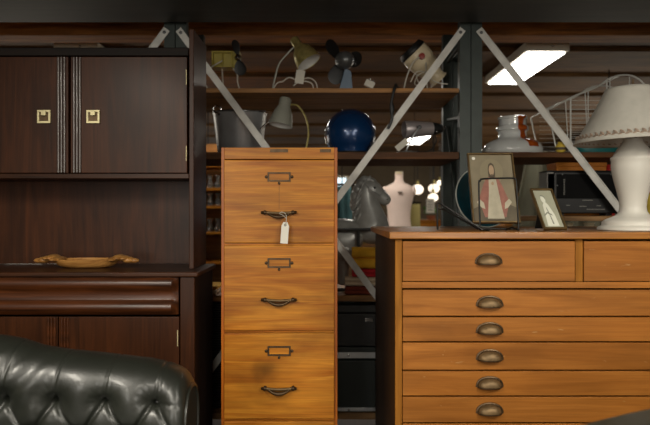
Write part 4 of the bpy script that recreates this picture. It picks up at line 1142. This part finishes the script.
# ribbed black case between hutch and filing cabinet
t = thing('ribbed_case', 'black ribbed case in the gap between the hutch and the filing cabinet', 'case', (-.575, 3.115, ZBOT + .001))
mb = MB(); hh = .522
mb.box(-.075, .075, .012, .3, 0, hh)
for i in range(44): mb.box(-.07, .07, .0, .012, .01 + i * hh / 45, .01 + i * hh / 45 + .006)
mb.build('shell', M['black_plastic'], t, smooth=0)
MB().box(-.077, .077, .01, .302, hh + .0005, hh + .012).build('lid', M['trunk_black'], t, bevel=.003)
t = thing('folded_cloth', 'pale folded cloth with a mustard stripe in the narrow gap beside the hutch', 'cloth', (-.575, 3.07, ZLOW + .001), group=None)
MB().box(-.06, .05, 0, .2, 0, .022).build('fold', M['cloth_cream'], t, bevel=.008, seg=3)
MB().box(-.06, .05, 0, .2, .0225, .04).build('stripe', M['cloth_yellow'], t, bevel=.006, seg=3)

# ------------------------------------------------------------------ the shop beyond
# dress form
d = 6.0; a = At(399, d, 0); k = d / F
t = thing('dress_form', 'pale pink cloth dress form torso standing beyond the toy horse', 'dress form', a.loc)
zz = lambda y: PZ(y, d)
prof = [(10, 255), (13.5, 240), (12.5, 228), (11.2, 219), (11.5, 211), (13, 203), (14.6, 196), (15.2, 191), (14, 187), (9.5, 184.5), (5.2, 182.5), (4.0, 179), (4.2, 174), (0, 173.5)]
m = MB(); m.lathe([(0, zz(256))] + [(r * k, zz(y)) for r, y in prof], 40, sx=1.0, sy=.62); m.build('torso', M['torso'], t, smooth=60)
for q in (-1, 1): MB().ball((q * 14 * k, 0, zz(191)), (.03, .05, .045), 16).build('shoulder_cap', M['torso'], t)
MB().lathe([(0, zz(174)), (.036, zz(174)), (.04, zz(175) + .03), (.02, zz(171.6)), (0, zz(171.6))], 16).build('neck_cap', M['cream'], t)
MB().box(-.02, .02, -.105, -.095, zz(193.5), zz(192)).build('label_strip', M['bronze'], t)
m = MB(); m.tube([(0, 0, zz(256)), (0, 0, .03)], .016, 10); m.lathe([(0, 0), (.17, 0), (.15, .02), (.02, .03), (0, .03)], 24); m.build('stand', M['walnut_black'], t)

# opal globe pendants
GG = 'lit opal globe lamps far inside the shop'
gl = None
def globe(px, py, rw, d, label):
    global gl
    z = PZ(py, d); r = rw * .84 * d / F
    t = thing('globe_lamp', label, 'lamp', (PX(px, d), d, z), group=GG)
    MB().ball((0, 0, 0), (r, r, r * .82), 20).build('globe', M['globe_glow'], t)
    MB().tube([(0, 0, r * .82), (0, 0, r * .82 + .05)], .02, 8).build('cap', M['brass'], t)
    MB().tube([(0, 0, r * .82 + .05), (0, 0, 2.19 - z)], .006, 6).build('cord', M['black_plastic'], t)
globe(417.5, 189.5, 7, 8.0, 'lit globe lamp closest to the dress form')
globe(434, 188.5, 6.5, 8.0, 'lit globe lamp above the hanging white notice, left of the dark frame')
globe(433, 197.5, 6.0, 7.6, 'lower lit globe lamp between the upper one and the white notice')
globe(440, 183, 3.6, 9.0, 'smallest and highest lit globe lamp beside the rack upright')
globe(208, 181, 4, 6.5, 'small lit globe lamp in the gap between hutch and filing cabinet')
globe(219, 178, 3.2, 6.8, 'small lit globe lamp touching the edge of the filing cabinet in the gap')

# white notice
t = thing('hanging_notice', 'white notice board hanging under the globe lamps', 'notice', (PX(430.5, 7), 7.0, PZ(213, 7)))
MB().box(-.045, .045, 0, .01, 0, .16).build('board', M['paper'], t, smooth=0)
m = MB()
for i in range(4): m.box(-.03, .03 - .008 * (i % 2), -.002, 0, .03 + i * .03, .038 + i * .03)
m.build('printed_lines', M['ink'], t, smooth=0)
m = MB(); m.tube([(0, .005, .16), (0, .005, 2.19 - PZ(213, 7))], .003, 5); m.build('cord', M['black_plastic'], t)

# wooden counter, cabinets, plant
def cabinet(name, label, x0, x1, y0, y1, z1, m, rows, cols):
    t = thing(name, label, 'cabinet', ((x0 + x1) / 2, y0, 0)); w = (x1 - x0) / 2
    MB().box(-w, w, .0, y1 - y0, .06, z1 - .03).build('body', m, t, bevel=.004)
    MB().box(-w - .02, w + .02, -.02, y1 - y0, z1 - .0295, z1).build('top', m, t, bevel=.004)
    MB().box(-w + .02, w - .02, .02, y1 - y0, 0, .0595).build('plinth', M['walnut_black'], t)
    cw = 2 * w / cols; rh = (z1 - .1) / rows
    for i in range(cols):
        for j in range(rows):
            dd = MB().box(-w + cw * i + .012, -w + cw * (i + 1) - .012, -.014, -.0005, .07 + rh * j + .01, .07 + rh * (j + 1) - .012).build('drawer', m, t, bevel=.003)
            MB().ball((-w + cw * (i + .5), -.024, .07 + rh * (j + .5)), .016, 10).build('knob', M['brass'], dd)
    return t
cabinet('shop_counter', 'orange-brown wooden counter behind the dress form', PX(405, 7.4), PX(470, 7.4), 7.4, 7.9, PZ(220, 7.4), M['honey'], 3, 2)
cabinet('sideboard', 'brown wooden cabinet far beyond the framed print', PX(505, 5.4), PX(552, 5.4), 5.4, 5.85, PZ(193, 5.4), M['chest_top'], 3, 1)
cabinet('low_chest', 'low wooden chest far behind the toy horse', PX(300, 8.2), PX(385, 8.2), 8.2, 8.7, PZ(230, 8.2), M['shelf_pale'], 3, 2)
t = thing('potted_plant', 'small green potted plant on the counter behind the wire stand', 'plant', (PX(431, 7.55), 7.55, PZ(220, 7.4) + .001))
MB().lathe([(0, 0), (.04, 0), (.055, .05), (.05, .05), (0, .04)], 20).build('pot', M['terracotta'], t)
m = MB()
for i in range(26):
    an = random.random() * 2 * PI; el = random.random() * 1.1 + .2; l = .07 + .05 * random.random()
    dv = Vector((math.cos(an) * math.cos(el), math.sin(an) * math.cos(el), math.sin(el)))
    m.ball(Vector((0, 0, .06)) + dv * l, (.034, .016, .005), 8, dv.to_track_quat('X', 'Z').to_matrix().to_4x4())
m.build('foliage', M['green_leaf'], t)
# teal garment hanging and yellowish curtain
def drape(name, label, cat, px0, px1, py0, py1, d, m):
    x0, x1, z0, z1 = PX(px0, d), PX(px1, d), PZ(py1, d), PZ(py0, d); cx = (x0 + x1) / 2
    t = thing(name, label, cat, (cx, d, z0))
    mb = MB(); w = (x1 - x0)
    mb.grid(lambda u, v: ((u - .5) * w * (1.1 - .2 * v), .03 * math.sin(u * w * 40) + .01 * math.sin(v * 5), v * (z1 - z0)), 60, 12)
    mb.build('cloth', m, t, solid=.006, smooth=80)
    mb = MB(); mb.tube([(-w * .6, 0, z1 - z0 + .012), (w * .6, 0, z1 - z0 + .012)], .01, 8); mb.tube([(0, 0, z1 - z0 + .012), (0, 0, 2.19 - z0)], .004, 5); mb.build('rail', M['walnut_black'], t)
drape('hanging_cloth', 'yellowish cloth hanging just right of the dress form', 'cloth', 409, 420, 204, 245, 6.6, mat('olive cream cloth', (176, 164, 104), .9))
drape('teal_garment', 'blue-grey cloth hanging behind the mane of the toy horse', 'cloth', 332, 352, 186, 236, 5.2, M['cloth_teal'])
drape('grey_curtain', 'grey curtain hanging beyond the black radio', 'curtain', 518, 700, 152, 250, 4.6, M['curtain'])
# coloured boxes above the radio
t = thing('orange_box', 'orange box standing behind the black radio, its top just under the shelf', 'box', (PX(580, 3.3), 3.28, ZRAD + .0005))
MB().box(-.13, .13, 0, .14, 0, .255).build('body', M['orange'], t, bevel=.002)
MB().box(-.132, .132, -.002, .142, .2555, .277).build('lid', M['orange'], t, bevel=.002)
t = thing('red_tin', 'bright red tin between the orange box and the white lamp', 'tin', (PX(609.5, 3.3), 3.29, ZRAD + .0005))
MB().lathe([(0, 0), (.022, 0), (.022, .245), (.019, .247), (0, .247)], 24).build('body', M['red_paint'], t)
MB().lathe([(0, .2475), (.0225, .2475), (.0225, .265), (0, .267)], 24).build('lid', M['red_paint'], t)
# yellow tin right of the lamp
t = thing('yellow_tin', 'yellow tin on the rack board right of the white lamp base', 'tin', (PX(652, 3.2), 3.2, ZRAD + .0005))
m = MB(); m.lathe([(0, 0), (.05, 0), (.05, .11), (.046, .112), (0, .112)], 32); m.build('body', M['yellow_glaze'], t)
MB().lathe([(0, .1125), (.051, .1125), (.051, .125), (0, .126)], 32).build('lid', M['red_paint'], t)

# dark framed panel leaning behind the wire stand (tall black frames)
t = thing('black_screen', 'tall black folding frame standing behind the wire stand', 'screen', (PX(459.5, 3.7), 3.72, 0))
for i, x in enumerate((-.07, .0, .07)):
    m = MB(); hh = PZ(163, 3.7)
    m.box(x - .03, x - .018, 0, .03, .0, hh); m.box(x + .018, x + .03, 0, .03, 0, hh); m.box(x - .018, x + .018, 0, .03, hh - .02, hh); m.box(x - .018, x + .018, 0, .03, .2, .22)
    m.box(x - .018, x + .018, .012, .018, .22, hh - .02)
    m.build('panel', M['trunk_black'], t, smooth=0)

# display cabinet with glassware seen through the left gap
t = thing('display_shelves', 'orange wooden display shelves seen in the gap between the hutch and filing cabinet', 'shelves', (PX(212, 5.2), 5.2, 0))
w = .36
for x in (-w, w): MB().box(x - .015, x + .015, 0, .35, 0, 1.75).build('side_panel', M['honey_z'], t)
for py in (165, 188, 206, 232, 262):
    z = PZ(py, 5.2); MB().box(-w + .0155, w - .0155, 0, .34, z - .02, z).build('shelf', M['honey'], t, bevel=.002)
MB().box(-w, w, .351, .365, 0, 1.75).build('back_panel', M['shelf'], t)
g0 = None
k = 0
GL = ['tall clear glass vase on the display shelves beside the hutch', 'clear glass vase on the display shelves close to the filing cabinet edge']
for py in (188, 206, 232):
    for px in (208, 216):
        z = PZ(py, 5.2) + .001
        if g0 is None:
            g0 = thing('glass_vase', 'clear glass vase standing on the orange display shelves in the gap', 'vase', (PX(px, 5.2), 5.3, z), group='glass vases on the display shelves')
            MB().lathe([(0, 0), (.025, 0), (.03, .03), (.014, .07), (.026, .11), (.022, .11), (.01, .07), (.024, .03), (0, .01)], 20).build('body', M['glass'], g0)
        else:
            c = copy_tree(g0); c.location = (PX(px, 5.2), 5.3, z)

# ------------------------------------------------------------------ light and camera
def area(name, loc, rot, sx, sy, power, col):
    l = bpy.data.lights.new(name, 'AREA'); l.shape = 'RECTANGLE'; l.size = sx; l.size_y = sy; l.energy = power; l.color = col
    o = bpy.data.objects.new(name, l); C.objects.link(o); o.location = loc; o.rotation_euler = rot; return o
for x, y, e in ((-1.2, .1, 58), (1.2, .1, 58), (-1.2, -2.0, 36), (1.2, -2.0, 36), (0.0, -1.2, 30)):  # unseen overhead lamps; rear and middle ones added for highlights
    area('unseen_overhead_light', (x, y, 2.03), (0, 0, 0), .3, 1.2, e, (1, .93, .8))
for x in (-1.5, 1.6): area('unseen_window_light', (x, -3.1, 1.2), (math.radians(90), 0, 0), 1.0, 1.4, 36, (1.0, .96, .88))  # unseen front windows, split in two narrow panels to streak the metal
for x in (-.5, .42): area('unseen_overhead_light', (x, 5.2, 2.11), (0, 0, 0), .3, .55, 10, (1, .93, .82))  # added fill for the dress form and far shop, hidden by the shelf
area('side_fill_light', (-3.5, 7.5, 1.1), (math.radians(90), 0, math.radians(-90)), 3.5, 1.2, 30, (1, .9, .74))  # added side fill for the ceiling boards and far shop
area('side_fill_light', (3.5, 7.5, 1.1), (math.radians(90), 0, math.radians(90)), 3.5, 1.2, 30, (1, .9, .74))  # the same added fill from the opposite side
w = bpy.data.worlds.new('World'); bpy.context.scene.world = w; w.use_nodes = True
w.node_tree.nodes['Background'].inputs['Color'].default_value = (.05, .05, .048, 1); w.node_tree.nodes['Background'].inputs['Strength'].default_value = .4

cam = bpy.data.cameras.new('camera'); co = bpy.data.objects.new('camera', cam); C.objects.link(co)
cam.lens = 35.0; cam.sensor_width = 36.0; cam.sensor_fit = 'HORIZONTAL'
co.location = (0, 0, CAMZ); co.rotation_euler = (math.radians(90), 0, 0)
cam.clip_start = .02; cam.clip_end = 60
cam.dof.use_dof = True; cam.dof.focus_distance = 2.25; cam.dof.aperture_fstop = 2.8
sc = bpy.context.scene; sc.camera = co
sc.view_settings.view_transform = 'Standard'; sc.view_settings.look = 'None'; sc.view_settings.gamma = 1; sc.view_settings.use_curve_mapping = False
sc.view_settings.exposure = 0.0
sc.cycles.use_denoising = True; sc.cycles.max_bounces = 8; sc.cycles.sample_clamp_indirect = 4
